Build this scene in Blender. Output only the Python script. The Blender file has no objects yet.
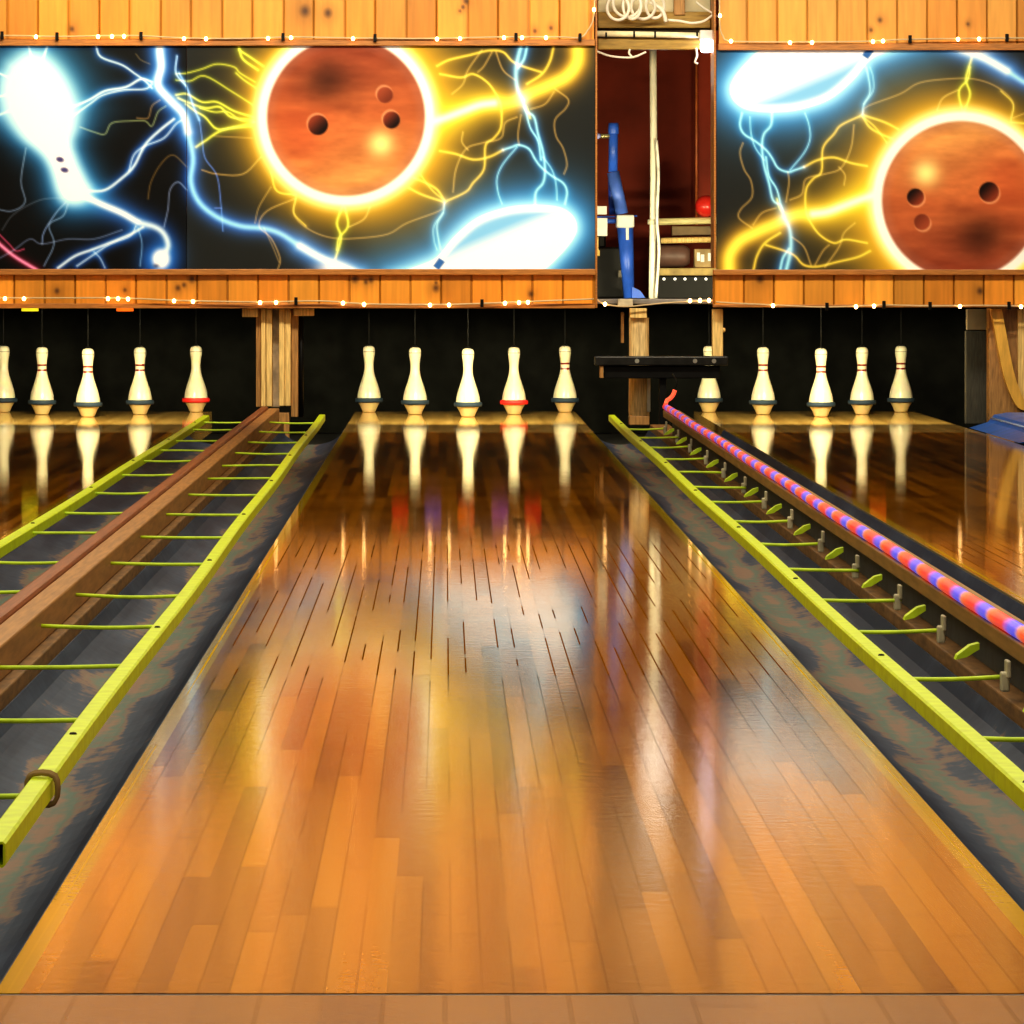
import bpy, math, random
import numpy as np

random.seed(7)
rng = np.random.default_rng(11)
S = bpy.context.scene
COL = S.collection
F, PX, PY, H = 4862.0, 445.0, 267.0, 0.687      # focal length (px), principal point, eye height
DM = 21.0                                        # distance of the masking boards


def P(px, py, D):
    return ((px - PX) * D / F, D, H - (py - PY) * D / F)


# ------------------------------------------------------------------ materials
def nn(nt, t, **kw):
    n = nt.nodes.new(t)
    for k, v in kw.items():
        setattr(n, k, v)
    return n


def link(nt, a, b):
    nt.links.new(a, b)


def base_mat(name):
    m = bpy.data.materials.new(name)
    m.use_nodes = True
    nt = m.node_tree
    b = nt.nodes['Principled BSDF']
    return m, nt, b


def mat(name, col, rough=0.5, metal=0.0, var=0.25, scale=18.0, stretch=(1, 1, 1), emis=0.0, ecol=None, bump=0.0, spec=0.5):
    """noise-mottled principled material"""
    m, nt, b = base_mat(name)
    tc = nn(nt, 'ShaderNodeTexCoord')
    mp = nn(nt, 'ShaderNodeMapping')
    mp.inputs['Scale'].default_value = stretch
    link(nt, tc.outputs['Object'], mp.inputs['Vector'])
    no = nn(nt, 'ShaderNodeTexNoise')
    no.inputs['Scale'].default_value = scale
    no.inputs['Detail'].default_value = 4
    link(nt, mp.outputs['Vector'], no.inputs['Vector'])
    cr = nn(nt, 'ShaderNodeValToRGB')
    cr.color_ramp.elements[0].position = 0.3
    cr.color_ramp.elements[1].position = 0.7
    cr.color_ramp.elements[0].color = tuple(c * (1 - var) for c in col) + (1,)
    cr.color_ramp.elements[1].color = tuple(min(1, c * (1 + var)) for c in col) + (1,)
    link(nt, no.outputs['Fac'], cr.inputs['Fac'])
    link(nt, cr.outputs['Color'], b.inputs['Base Color'])
    b.inputs['Roughness'].default_value = rough
    b.inputs['Metallic'].default_value = metal
    b.inputs['Specular IOR Level'].default_value = spec
    if emis:
        b.inputs['Emission Color'].default_value = tuple(ecol or col) + (1,)
        b.inputs['Emission Strength'].default_value = emis
    if bump:
        bp = nn(nt, 'ShaderNodeBump')
        bp.inputs['Strength'].default_value = bump
        bp.inputs['Distance'].default_value = 0.01
        link(nt, no.outputs['Fac'], bp.inputs['Height'])
        link(nt, bp.outputs['Normal'], b.inputs['Normal'])
    return m


def attr_mat(name, rough=0.5, emis=0.0, spec=0.3):
    m, nt, b = base_mat(name)
    a = nn(nt, 'ShaderNodeVertexColor')
    a.layer_name = 'col'
    link(nt, a.outputs['Color'], b.inputs['Base Color'])
    b.inputs['Roughness'].default_value = rough
    b.inputs['Specular IOR Level'].default_value = spec
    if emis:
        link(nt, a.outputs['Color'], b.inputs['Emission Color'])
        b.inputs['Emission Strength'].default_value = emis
    return m


def math_n(nt, op, a, b=None, clamp=False):
    n = nn(nt, 'ShaderNodeMath', operation=op)
    n.use_clamp = clamp
    for i, v in enumerate((a, b)):
        if v is None:
            continue
        if isinstance(v, (int, float)):
            n.inputs[i].default_value = v
        else:
            link(nt, v, n.inputs[i])
    return n.outputs[0]


def lane_mat(name, dark, light, edge=True, rough=0.1, gap=0.5, pitch=0.0300, length=1.35, far=True):
    m, nt, b = base_mat(name)
    tc = nn(nt, 'ShaderNodeTexCoord')
    sp = nn(nt, 'ShaderNodeSeparateXYZ')
    link(nt, tc.outputs['Object'], sp.inputs[0])
    x, y = sp.outputs['X'], sp.outputs['Y']
    bx = math_n(nt, 'DIVIDE', x, pitch)
    idx = math_n(nt, 'FLOOR', bx)
    fr = math_n(nt, 'FRACT', bx)
    w1 = nn(nt, 'ShaderNodeTexWhiteNoise', noise_dimensions='1D')
    link(nt, idx, w1.inputs['W'])
    ys = math_n(nt, 'ADD', math_n(nt, 'DIVIDE', y, length), math_n(nt, 'MULTIPLY', w1.outputs['Value'], 9.0))
    seg = math_n(nt, 'FLOOR', ys)
    ysf = math_n(nt, 'FRACT', ys)
    w2 = nn(nt, 'ShaderNodeTexWhiteNoise', noise_dimensions='2D')
    cb = nn(nt, 'ShaderNodeCombineXYZ')
    link(nt, idx, cb.inputs[0]); link(nt, seg, cb.inputs[1])
    link(nt, cb.outputs[0], w2.inputs['Vector'])
    mp = nn(nt, 'ShaderNodeMapping')
    mp.inputs['Scale'].default_value = (60, 2.5, 1)
    link(nt, tc.outputs['Object'], mp.inputs['Vector'])
    g = nn(nt, 'ShaderNodeTexNoise')
    g.inputs['Scale'].default_value = 1.0
    g.inputs['Detail'].default_value = 5
    link(nt, mp.outputs['Vector'], g.inputs['Vector'])
    # broad worn patches
    pt = nn(nt, 'ShaderNodeTexNoise')
    pt.inputs['Scale'].default_value = 2.2
    pt.inputs['Detail'].default_value = 3
    link(nt, tc.outputs['Object'], pt.inputs['Vector'])
    tone = math_n(nt, 'ADD', math_n(nt, 'MULTIPLY', w2.outputs['Value'], 0.56),
                  math_n(nt, 'ADD', math_n(nt, 'MULTIPLY', g.outputs['Fac'], 0.34), math_n(nt, 'MULTIPLY', pt.outputs['Fac'], 0.25)))
    cr = nn(nt, 'ShaderNodeValToRGB')
    cr.color_ramp.elements[0].position = 0.25
    cr.color_ramp.elements[1].position = 0.85
    cr.color_ramp.elements[0].color = dark + (1,)
    cr.color_ramp.elements[1].color = light + (1,)
    link(nt, tone, cr.inputs['Fac'])
    # dark gaps, broken along each board
    gm = nn(nt, 'ShaderNodeTexNoise', noise_dimensions='2D')
    gm.inputs['Scale'].default_value = 1.0
    gm.inputs['Detail'].default_value = 2
    cg = nn(nt, 'ShaderNodeCombineXYZ')
    link(nt, math_n(nt, 'MULTIPLY', math_n(nt, 'FLOOR', math_n(nt, 'ADD', bx, 0.5)), 3.7), cg.inputs[0])
    link(nt, math_n(nt, 'MULTIPLY', y, 0.9), cg.inputs[1])
    link(nt, cg.outputs[0], gm.inputs['Vector'])
    on = math_n(nt, 'MULTIPLY', math_n(nt, 'SUBTRACT', gm.outputs['Fac'], 0.36), 9.0, True)
    ed = math_n(nt, 'GREATER_THAN', math_n(nt, 'ABSOLUTE', math_n(nt, 'SUBTRACT', fr, 0.5)), 0.455)
    jt = math_n(nt, 'LESS_THAN', ysf, 0.012)
    line = math_n(nt, 'MAXIMUM', math_n(nt, 'MULTIPLY', ed, on), math_n(nt, 'MULTIPLY', jt, 0.5))
    wear = math_n(nt, 'ADD', 0.52, math_n(nt, 'MULTIPLY', math_n(nt, 'DIVIDE', math_n(nt, 'SUBTRACT', y, 5.2), 3.0, True), 0.48))
    fade = math_n(nt, 'ADD', 0.12, math_n(nt, 'MULTIPLY', math_n(nt, 'DIVIDE', math_n(nt, 'SUBTRACT', 16.5, y), 4.5, True), 0.88))
    wear = math_n(nt, 'MULTIPLY', wear, fade)
    line = math_n(nt, 'MULTIPLY', line, wear)
    mx = nn(nt, 'ShaderNodeMix', data_type='RGBA')
    link(nt, math_n(nt, 'MULTIPLY', line, gap), mx.inputs['Factor'])
    link(nt, cr.outputs['Color'], mx.inputs['A'])
    mx.inputs['B'].default_value = (0.05, 0.018, 0.004, 1)
    out = mx.outputs['Result']
    if edge:
        m2 = nn(nt, 'ShaderNodeMix', data_type='RGBA')
        link(nt, math_n(nt, 'GREATER_THAN', math_n(nt, 'ABSOLUTE', x), 0.498), m2.inputs['Factor'])
        link(nt, out, m2.inputs['A'])
        m2.inputs['B'].default_value = (0.52, 0.33, 0.008, 1)
        out = m2.outputs['Result']
    link(nt, out, b.inputs['Base Color'])
    # lacquer: uneven gloss and a faint ripple
    rr = math_n(nt, 'ADD', math_n(nt, 'MULTIPLY', pt.outputs['Fac'], 0.04), math_n(nt, 'ADD', rough - 0.045, math_n(nt, 'MULTIPLY', math_n(nt, 'DIVIDE', math_n(nt, 'SUBTRACT', 13.0, y), 7.0, True), 0.055)))
    link(nt, rr, b.inputs['Roughness'])
    link(nt, math_n(nt, 'SUBTRACT', 0.30, math_n(nt, 'MULTIPLY', line, 0.30)), b.inputs['Specular IOR Level'])
    rp = nn(nt, 'ShaderNodeTexNoise')
    rp.inputs['Scale'].default_value = 38
    rp.inputs['Detail'].default_value = 2
    link(nt, tc.outputs['Object'], rp.inputs['Vector'])
    bp = nn(nt, 'ShaderNodeBump')
    bp.inputs['Strength'].default_value = 0.035
    bp.inputs['Distance'].default_value = 0.004
    link(nt, rp.outputs['Fac'], bp.inputs['Height'])
    link(nt, bp.outputs['Normal'], b.inputs['Normal'])
    return m


def srgb(r, g, b):
    def f(c):
        c /= 255.0
        return c / 12.92 if c <= 0.04045 else ((c + 0.055) / 1.055) ** 2.4
    return (f(r), f(g), f(b))


# ------------------------------------------------------------------ mesh helpers
class MB:
    def __init__(self):
        self.v, self.f, self.sm = [], [], []

    def add(self, vs, fs, smooth=False):
        o = len(self.v)
        self.v += [tuple(p) for p in vs]
        self.f += [tuple(i + o for i in q) for q in fs]
        self.sm += [smooth] * len(fs)
        return self

    def box(self, x0, x1, y0, y1, z0, z1, c=0.0):
        """box with chamfered edges along its long direction-independent 12 edges (c = chamfer)"""
        if c <= 0:
            vs = [(x, y, z) for z in (z0, z1) for y in (y0, y1) for x in (x0, x1)]
            fs = [(0, 2, 3, 1), (4, 5, 7, 6), (0, 1, 5, 4), (2, 6, 7, 3), (0, 4, 6, 2), (1, 3, 7, 5)]
            return self.add(vs, fs)
        import bmesh
        bm = bmesh.new()
        bmesh.ops.create_cube(bm, size=1.0)
        for v in bm.verts:
            v.co.x = x0 if v.co.x < 0 else x1
            v.co.y = y0 if v.co.y < 0 else y1
            v.co.z = z0 if v.co.z < 0 else z1
        bmesh.ops.bevel(bm, geom=bm.edges[:], offset=c, segments=2, affect='EDGES', profile=0.5)
        bm.verts.index_update()
        vs = [v.co[:] for v in bm.verts]
        fs = [[v.index for v in f.verts] for f in bm.faces]
        bm.free()
        return self.add(vs, fs)

    def tube(self, pts, r, n=8, cap=True):
        pts = [np.array(p, float) for p in pts]
        m = len(pts)
        vs, fs = [], []
        up = np.array((0.0, 0, 1))
        prev = None
        for i, p in enumerate(pts):
            t = pts[min(i + 1, m - 1)] - pts[max(i - 1, 0)]
            t /= (np.linalg.norm(t) + 1e-12)
            if prev is None:
                a = np.cross(t, up)
                if np.linalg.norm(a) < 1e-3:
                    a = np.cross(t, (1.0, 0, 0))
            else:
                a = prev - t * np.dot(prev, t)
            a /= np.linalg.norm(a)
            prev = a
            bb = np.cross(t, a)
            rr = r[i] if hasattr(r, '__len__') else r
            for k in range(n):
                w = 2 * math.pi * k / n
                vs.append(p + rr * (math.cos(w) * a + math.sin(w) * bb))
        for i in range(m - 1):
            for k in range(n):
                k2 = (k + 1) % n
                fs.append((i * n + k, i * n + k2, (i + 1) * n + k2, (i + 1) * n + k))
        self.add(vs, fs, True)
        if cap:
            o = len(self.v) - m * n
            self.f.append(tuple(o + k for k in reversed(range(n)))); self.sm.append(False)
            self.f.append(tuple(o + (m - 1) * n + k for k in range(n))); self.sm.append(False)
        return self

    def lathe(self, prof, n=32, c=(0, 0, 0)):
        vs, fs = [], []
        m = len(prof)
        for r, z in prof:
            for k in range(n):
                w = 2 * math.pi * k / n
                vs.append((c[0] + r * math.cos(w), c[1] + r * math.sin(w), c[2] + z))
        for i in range(m - 1):
            for k in range(n):
                k2 = (k + 1) % n
                fs.append((i * n + k, i * n + k2, (i + 1) * n + k2, (i + 1) * n + k))
        return self.add(vs, fs, True)

    def ball(self, c, r, n=16):
        return self.lathe([(max(1e-5, r * math.sin(math.pi * i / n)), -r * math.cos(math.pi * i / n)) for i in range(n + 1)], n, c)

    def prism(self, poly, axis, a, b):
        """extrude 2-D polygon; axis 'y': poly is (x,z); axis 'x': poly is (y,z); axis 'z': (x,y)"""
        n = len(poly)
        def mk(p, t):
            return {'y': (p[0], t, p[1]), 'x': (t, p[0], p[1]), 'z': (p[0], p[1], t)}[axis]
        vs = [mk(p, a) for p in poly] + [mk(p, b) for p in poly]
        fs = [tuple(range(n)), tuple(reversed(range(n, 2 * n)))]
        fs += [((i + 1) % n, i, n + i, n + (i + 1) % n) for i in range(n)]
        return self.add(vs, fs)

    def build(self, name, material, parent=None, loc=None):
        me = bpy.data.meshes.new(name)
        vs = self.v
        if loc is not None:
            vs = [(x - loc[0], y - loc[1], z - loc[2]) for x, y, z in vs]
        me.from_pydata(vs, [], self.f)
        me.polygons.foreach_set('use_smooth', self.sm)
        import bmesh
        bm = bmesh.new(); bm.from_mesh(me)
        bmesh.ops.recalc_face_normals(bm, faces=bm.faces)
        bm.to_mesh(me); bm.free()
        me.materials.append(material)
        o = bpy.data.objects.new(name, me)
        COL.objects.link(o)
        if loc is not None:
            o.location = loc
        if parent is not None:
            o.parent = parent
        return o


def tag(o, label, cat, group=None):
    o['label'] = label
    o['category'] = cat
    if group:
        o['group'] = group
    return o


def structure(o):
    o['kind'] = 'structure'
    return o


def empty(name, loc, label, cat, group=None):
    o = bpy.data.objects.new(name, None)
    COL.objects.link(o)
    o.location = loc
    return tag(o, label, cat, group)


def local(o, mb):
    """shift an MB given in world coordinates into o's local frame"""
    l = o.location
    mb.v = [(x - l.x, y - l.y, z - l.z) for x, y, z in mb.v]
    return mb


def smooth_path(pts, step=None, sub=6):
    p = np.array(pts, float)
    if len(p) < 3:
        return p
    q = np.vstack([2 * p[0] - p[1], p, 2 * p[-1] - p[-2]])
    out = []
    for i in range(1, len(q) - 2):
        for k in range(sub):
            t = k / sub
            a, b, c, d = q[i - 1], q[i], q[i + 1], q[i + 2]
            out.append(0.5 * ((2 * b) + (-a + c) * t + (2 * a - 5 * b + 4 * c - d) * t * t + (-a + 3 * b - 3 * c + d) * t ** 3))
    out.append(p[-1])
    return np.array(out)


# ------------------------------------------------------------------ numpy noise
def vnoise(x, y, seed=0):
    r = np.random.default_rng(seed).random((64, 64))
    xi, yi = np.floor(x).astype(int), np.floor(y).astype(int)
    fx, fy = x - xi, y - yi
    fx = fx * fx * (3 - 2 * fx); fy = fy * fy * (3 - 2 * fy)
    g = lambda a, b: r[a % 64, b % 64]
    return (g(xi, yi) * (1 - fx) + g(xi + 1, yi) * fx) * (1 - fy) + (g(xi, yi + 1) * (1 - fx) + g(xi + 1, yi + 1) * fx) * fy


def fbm(x, y, seed=0, o=4):
    s, a, t = 0, 0.5, 0
    for i in range(o):
        s = s + a * vnoise(x * 2 ** i + 7.3 * i, y * 2 ** i + 3.1 * i, seed + i)
        t += a; a *= 0.5
    return s / t


def lin(img):
    return np.where(img <= 0.04045, img / 12.92, ((np.clip(img, 0, 1) + 0.055) / 1.055) ** 2.4)


def grid_obj(name, x0, x1, y0, y1, D, step, colfn, material, parent=None, yoff=None, back=0.012):
    """flat sheet facing the camera side; px bounds at distance D; colfn(X,Y)->linear rgb; returns object"""
    nx = int(round((x1 - x0) / step)) + 1
    ny = int(round((y1 - y0) / step)) + 1
    gx, gy = np.meshgrid(np.linspace(x0, x1, nx), np.linspace(y0, y1, ny))
    c = colfn(gx, gy)
    X = (gx - PX) * D / F
    Z = H - (gy - PY) * D / F
    Y = np.full_like(X, D)
    if yoff is not None:
        Y = Y + yoff(gx, gy)
    o3 = np.array([X.mean(), D, Z.min()])
    v = np.stack([X, Y, Z], -1).reshape(-1, 3) - o3
    i = np.arange(nx * ny).reshape(ny, nx)
    q = np.stack([i[:-1, :-1], i[1:, :-1], i[1:, 1:], i[:-1, 1:]], -1).reshape(-1, 4)
    # a thin back and rim so that the sheet is a board
    n0 = len(v)
    rim = np.concatenate([i[0, :], i[1:, -1], i[-1, -2::-1], i[-2:0:-1, 0]])
    vb = v[rim].copy(); vb[:, 1] = back
    v = np.vstack([v, vb])
    m = len(rim)
    k = np.arange(m); k2 = (k + 1) % m
    qr = np.stack([rim[k], rim[k2], n0 + k2, n0 + k], -1)
    q = np.vstack([q, qr])
    me = bpy.data.meshes.new(name)
    bf = [int(n0 + a) for a in range(m)]
    me.from_pydata(v.tolist(), [], q.tolist() + [bf[::-1]])
    cc = np.ones((len(v), 4), np.float32)
    flat = c.reshape(-1, 3)
    cc[:n0, :3] = flat
    cc[n0:, :3] = flat[rim] * 0.5
    a = me.color_attributes.new('col', 'FLOAT_COLOR', 'POINT')
    a.data.foreach_set('color', cc.ravel())
    me.materials.append(material)
    me.update()
    o = bpy.data.objects.new(name, me)
    COL.objects.link(o)
    o.location = o3
    if parent:
        o.parent = parent
        o.location = (o3[0] - parent.location[0], o3[1] - parent.location[1], o3[2] - parent.location[2])
    return o


# ------------------------------------------------------------------ the mural picture (pixel units of the boards)
class Paint:
    def __init__(self, gx, gy):
        self.x, self.y = gx, gy
        self.img = np.zeros(gx.shape + (3,))

    def screen(self, a, col):
        for k in range(3):
            self.img[..., k] = 1 - (1 - self.img[..., k]) * (1 - np.clip(a * col[k], 0, 1))

    def over(self, a, col):
        col = np.asarray(col)
        self.img = self.img * (1 - a[..., None]) + col * a[..., None]

    def dist(self, pts, margin):
        p = smooth_path(pts, sub=5)
        d = np.full(self.x.shape, 1e3)
        xs, ys = self.x[0], self.y[:, 0]
        for a, b in zip(p[:-1], p[1:]):
            lo, hi = np.minimum(a, b) - margin, np.maximum(a, b) + margin
            i0, i1 = np.searchsorted(xs, (lo[0], hi[0]))
            j0, j1 = np.searchsorted(ys, (lo[1], hi[1]))
            if i1 <= i0 or j1 <= j0:
                continue
            sx, sy = self.x[j0:j1, i0:i1], self.y[j0:j1, i0:i1]
            ab = b - a
            L = max(1e-9, (ab ** 2).sum())
            t = np.clip(((sx - a[0]) * ab[0] + (sy - a[1]) * ab[1]) / L, 0, 1)
            dd = np.hypot(sx - a[0] - t * ab[0], sy - a[1] - t * ab[1])
            d[j0:j1, i0:i1] = np.minimum(d[j0:j1, i0:i1], dd)
        return d

    def bolt(self, pts, w, core, glow=None, gw=0, ga=0.6, a=1.0):
        w = w * (.72 if w < 2.2 else .86)
        d = self.dist(pts, max(4 * w, 3.2 * gw) + 4)
        if glow is not None and gw:
            self.screen(ga * np.exp(-(d / gw) ** 1.5), glow)
        self.screen(a * np.exp(-(d / w) ** 2), core)

    def poly_sdf(self, poly):
        p = smooth_path(list(poly) + [poly[0]], sub=5)
        d = np.full(self.x.shape, 1e9)
        ins = np.zeros(self.x.shape, bool)
        for a, b in zip(p[:-1], p[1:]):
            ab = b - a
            L = max(1e-9, (ab ** 2).sum())
            t = np.clip(((self.x - a[0]) * ab[0] + (self.y - a[1]) * ab[1]) / L, 0, 1)
            d = np.minimum(d, np.hypot(self.x - a[0] - t * ab[0], self.y - a[1] - t * ab[1]))
            if abs(ab[1]) > 1e-9:
                cr = ((a[1] > self.y) != (b[1] > self.y)) & (self.x < (b[0] - a[0]) * (self.y - a[1]) / ab[1] + a[0])
                ins ^= cr
        return np.where(ins, -d, d)


YEL, YCORE, BRN = (1.0, .78, .08), (1, .95, .55), (.62, .47, .2)
BLU, BCORE, LBL = (.12, .52, 1.0), (.93, .98, 1), (.45, .75, 1)
DBL = (.12, .42, .95)


def mural(gx, gy, rotated=False):
    if rotated:                                # the other board carries the same print upside down
        fx, fy = 595 - (gx - 712), 270 - (gy - 47)
        return mural(fx[::-1, ::-1], fy[::-1, ::-1])[::-1, ::-1]
    p = Paint(gx, gy)
    n = fbm(gx / 40, gy / 40, 3)
    left = (gx < 187)[..., None]
    p.img[:] = np.where(left, np.array((.045, .043, .040)), np.array((.135, .143, .137))) + 0.015 * (n[..., None] - .5)
    bx, by, R = 346., 117., 79.
    r = np.hypot(gx - bx, gy - by)
    # halo of the ball
    ang = np.arctan2(gy - by, gx - bx)
    hw = 19 + 6 * vnoise(ang * 3 + 20, ang * 0 + 2, 5)
    right = np.clip((gx - bx) / 90, 0, 1)
    hw = hw + 12 * right
    p.screen(0.95 * np.exp(-(np.clip(r - 90, 0, None) / hw) ** 1.25), (1.0, .72, .05))
    p.screen(0.9 * np.exp(-(np.clip(r - 89, 0, None) / 6.0) ** 2), (1.0, .95, .55))
    # thick yellow bolt
    thick = [(432, 122), (445, 118), (466, 110), (480, 105), (494, 103), (512, 102), (531, 93), (550, 85), (567, 76), (577, 62), (578, 44)]
    p.bolt(thick, 7.5, (1, .86, .22), (1, .68, .04), 13, .85)
    p.bolt(thick[:5], 5, (1, 1, .8), YEL, 16, .6)
    # thin yellow / brown branches
    Y = lambda pts, w=1.5, a=.85: p.bolt(pts, w, (1, .83, .2), (.8, .6, .05), w * 2.6, .3, a)
    O = lambda pts, w=1.3, a=.8: p.bolt(pts, w, BRN, None, 0, 0, a)
    G = lambda pts, w=1.5, a=.9: p.bolt(pts, w, (.93, .95, .2), (.5, .6, .05), w * 2.4, .4, a)
    Bq = lambda pts, w=1.6, a=.95: p.bolt(pts, w, (.55, .88, 1), (.08, .4, .8), w * 2.6, .6, a)
    Y([(437, 66), (449, 60), (470, 55), (489, 50.5), (503, 52), (512, 61), (522, 66), (541, 72)], 1.6)
    Y([(440, 74), (461, 77.5), (473, 74), (487, 82), (496, 94), (501, 106), (501, 127), (494, 138), (485.5, 145.5), (484, 169), (473, 183), (465.6, 192), (444.5, 202)], 1.5)
    Y([(553.5, 47), (550, 61), (542, 74), (527, 84)], 1.8)
    Y([(440, 151), (456, 154), (473, 159.5), (489, 157), (503, 150)], 1.7)
    Y([(414, 178), (426, 183), (437.5, 190), (444.5, 201)], 1.7)
    Y([(409, 188), (423, 195), (444.5, 202)], 1.7)
    Y([(420, 174), (432, 190), (444, 200)], 1.2, .7)
    for q in ([(555, 89), (568, 99), (566, 108), (555, 120), (556, 136), (563, 148), (567, 164), (564, 174)],
              [(482, 50), (468, 70), (463, 84), (452, 94)], [(492, 52), (484, 66), (478, 72)], [(496, 52), (503, 70), (515, 80)],
              [(521, 115), (518, 134), (519, 145)],
              [(517, 117), (505, 123), (501, 138), (482, 143), (466, 149), (456, 169), (453, 192)],
              [(531, 109), (545, 104), (554, 92)], [(463, 132), (462, 142), (468, 150)]):
        O(q)
    G([(343, 205), (337, 223), (341, 238), (335, 260)], 1.8)
    G([(345, 207), (348, 226), (339, 238), (337, 250)], 1.6)
    O([(296, 199), (294, 215), (310, 230), (333, 238), (360, 238), (388, 234), (407, 223), (439, 211), (444, 204)], 1.2, .7)
    Y([(296, 197), (294, 213), (306, 226)], 1.1, .7)
    O([(294, 199), (267, 211), (259, 226), (271, 238), (280, 258), (278, 269)], 1.2, .8)
    O([(271, 187), (259, 207), (255, 223)], 1.1, .7)
    O([(370, 207), (364, 219), (349, 227)], 1.3, .9)
    Y([(271, 172), (277, 191), (296, 195)], 1.4, .8)
    G([(253, 117), (234, 111), (217, 102), (202, 102), (187, 94), (176, 95)], 1.5)
    G([(253, 120), (231, 117), (220, 107), (205, 108), (187, 102), (178, 98)], 1.6)
    G([(253, 123), (234, 127), (217, 129), (205, 117), (195, 111), (186, 104)], 1.6)
    G([(252, 126), (223, 130), (205, 141), (196, 147)], 1.7)
    G([(255, 122), (240, 120), (228, 112), (214, 112), (200, 108)], 1.2, .8)
    G([(255, 82), (240, 73), (234, 67), (217, 64), (202, 69), (187, 73), (176, 74)], 1.1, .65)
    G([(256, 88), (244, 80), (236, 73)], 1.2, .7)
    G([(253, 105), (231, 91), (205, 76), (190, 81), (176, 80)], 1.1, .65)
    G([(258, 70), (243, 59), (239, 47)], 1.8)
    G([(263, 66), (250, 57), (239, 50)], 1.6)
    O([(261, 157), (243, 174), (217, 174), (202, 170)], 1.2, .85)
    O([(252, 138), (232, 137), (214, 136)], 1.1, .6)
    O([(187, 167), (173, 155), (161, 164), (151, 182), (148, 199)], 1.2, .5)
    O([(264, 228), (272, 245), (279, 262)], 1.1, .6)
    # blue strands of the centre board
    Bq([(521, 46), (517, 63), (516, 77), (518, 90), (523, 100)], 2.6)
    Bq([(527, 46), (524, 59), (518, 68)], 2.0)
    Bq([(523, 100), (526, 111), (534, 117), (538, 134), (543, 152), (545, 171), (543, 183), (536, 192), (535, 206)], 1.9)
    Bq([(525, 106), (530, 127), (538, 141), (541, 160)], 1.4)
    G([(521, 102), (527, 108), (530, 118)], 1.6)
    Bq([(503, 150), (512, 147), (519, 145), (529, 149), (535, 159), (541, 167), (552, 176), (563, 183), (567, 192), (565, 204)], 1.7)
    Bq([(517, 147), (503, 164), (497, 178), (498, 192), (502, 204)], 1.1, .75)
    Bq([(543, 157), (552, 170), (556, 184), (557, 200)], 1.1, .7)
    Bq([(444.5, 203), (443, 213), (437, 225), (439, 242), (441, 250)], 1.5, .8)
    Bq([(443, 213), (434, 226), (434, 240), (437, 250)], 1.1, .6)
    # long blue bolt sweeping from the black board to the foot of the centre one
    main = [(159, 40), (160, 54), (161, 67), (158, 85), (170, 100), (183, 114), (188, 132), (193, 158), (191, 182), (199, 202), (217, 217), (240, 226), (264, 228.5), (281, 234), (300, 246), (321, 258), (340, 266), (360, 274)]
    p.bolt(main, 3.4, (.50, .78, 1), DBL, 8.5, .9)
    p.bolt(main[:7], 4.5, (1, 1, 1), (.2, .5, 1), 11, .8)
    p.bolt(main[-4:], 4.5, (1, 1, 1), (.2, .5, 1), 11, .8)
    p.bolt([(199, 117), (202, 138), (205, 158), (217, 176), (221, 205), (223, 231)], 1.1, (.25, .42, .85), None, 0, 0, .8)
    p.bolt([(179, 73), (187, 88), (193, 105), (199, 120)], 1.6, (.4, .6, 1), DBL, 4, .5)
    p.bolt([(177, 56), (176, 73), (186, 86)], 1.4, (.6, .75, 1), DBL, 3, .4)
    p.bolt([(215, 208), (221, 208)], 1, (.3, .4, .9), None, 0, 0, .7)
    # lying pin at the foot of the centre board
    shape = [(392, 276), (418, 266), (437, 257), (454, 237), (477, 218), (505, 208), (531, 205), (558, 207), (572, 215), (577, 227), (573, 239), (559, 256), (540, 272), (500, 290), (440, 288), (400, 284)]
    d = p.poly_sdf(shape)
    p.screen(.95 * np.exp(-(np.clip(d, 0, None) / 25) ** 1.35), (.16, .60, 1.0))
    p.screen(.8 * np.exp(-(np.clip(d, 0, None) / 7) ** 1.6), (.65, .95, 1))
    ins = np.clip(-d / 2 + .5, 0, 1)
    sh = np.clip(((gx - 475) * .42 + (gy - 244)) / 14 + .45, 0, 1)       # darker, bluer upper flank
    sh = np.maximum(sh, np.exp(-(np.clip(-d - 4, 0, None) / 4) ** 2))
    p.over(ins, (.0, .0, .0))
    for k, (c0, c1) in enumerate(((.52, 1), (.77, 1), (.93, 1))):
        p.img[..., k] += ins * (c0 * (1 - sh) + c1 * sh)
    u, v = (gx - 439) * .8 + (gy - 264) * .6, -(gx - 439) * .6 + (gy - 264) * .8
    p.over(np.clip(3 - np.abs(u) * .7, 0, 1) * np.clip(4 - np.abs(v) * .7, 0, 1), (.22, .42, .68))
    p.screen(.95 * np.exp(-(np.hypot((gx - 333) / 2.2, gy - 268) / 7) ** 2), (1, 1, 1))
    # standing pin on the black board
    pin = [(16, 70), (30, 61), (44, 66), (58, 82), (68, 103), (70, 124), (67, 142), (73, 162), (82, 181), (87, 192), (80, 199), (68, 199), (61, 190), (54, 167), (45, 152), (26, 134), (12, 110), (9, 87)]
    d = p.poly_sdf(pin)
    up = np.clip((170 - gy) / 60, .35, 1)
    p.screen(.95 * np.exp(-(np.clip(d, 0, None) / (11 + 19 * up)) ** 1.4), (.20, .64, 1.0))
    p.screen(.95 * np.exp(-(np.clip(d, 0, None) / (4 + 9 * up)) ** 2), (.8, .98, 1))
    p.over(np.clip(-d / 2 + .6, 0, 1), (1, 1, 1))
    for cx, cy in ((60, 159.5), (64.5, 170)):
        p.over(np.clip(1.9 - np.hypot((gx - cx) * .35 + (gy - cy) * .12, ((gy - cy) - (gx - cx) * .3) * .55), 0, 1) * .9, (.22, .2, .42))
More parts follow.
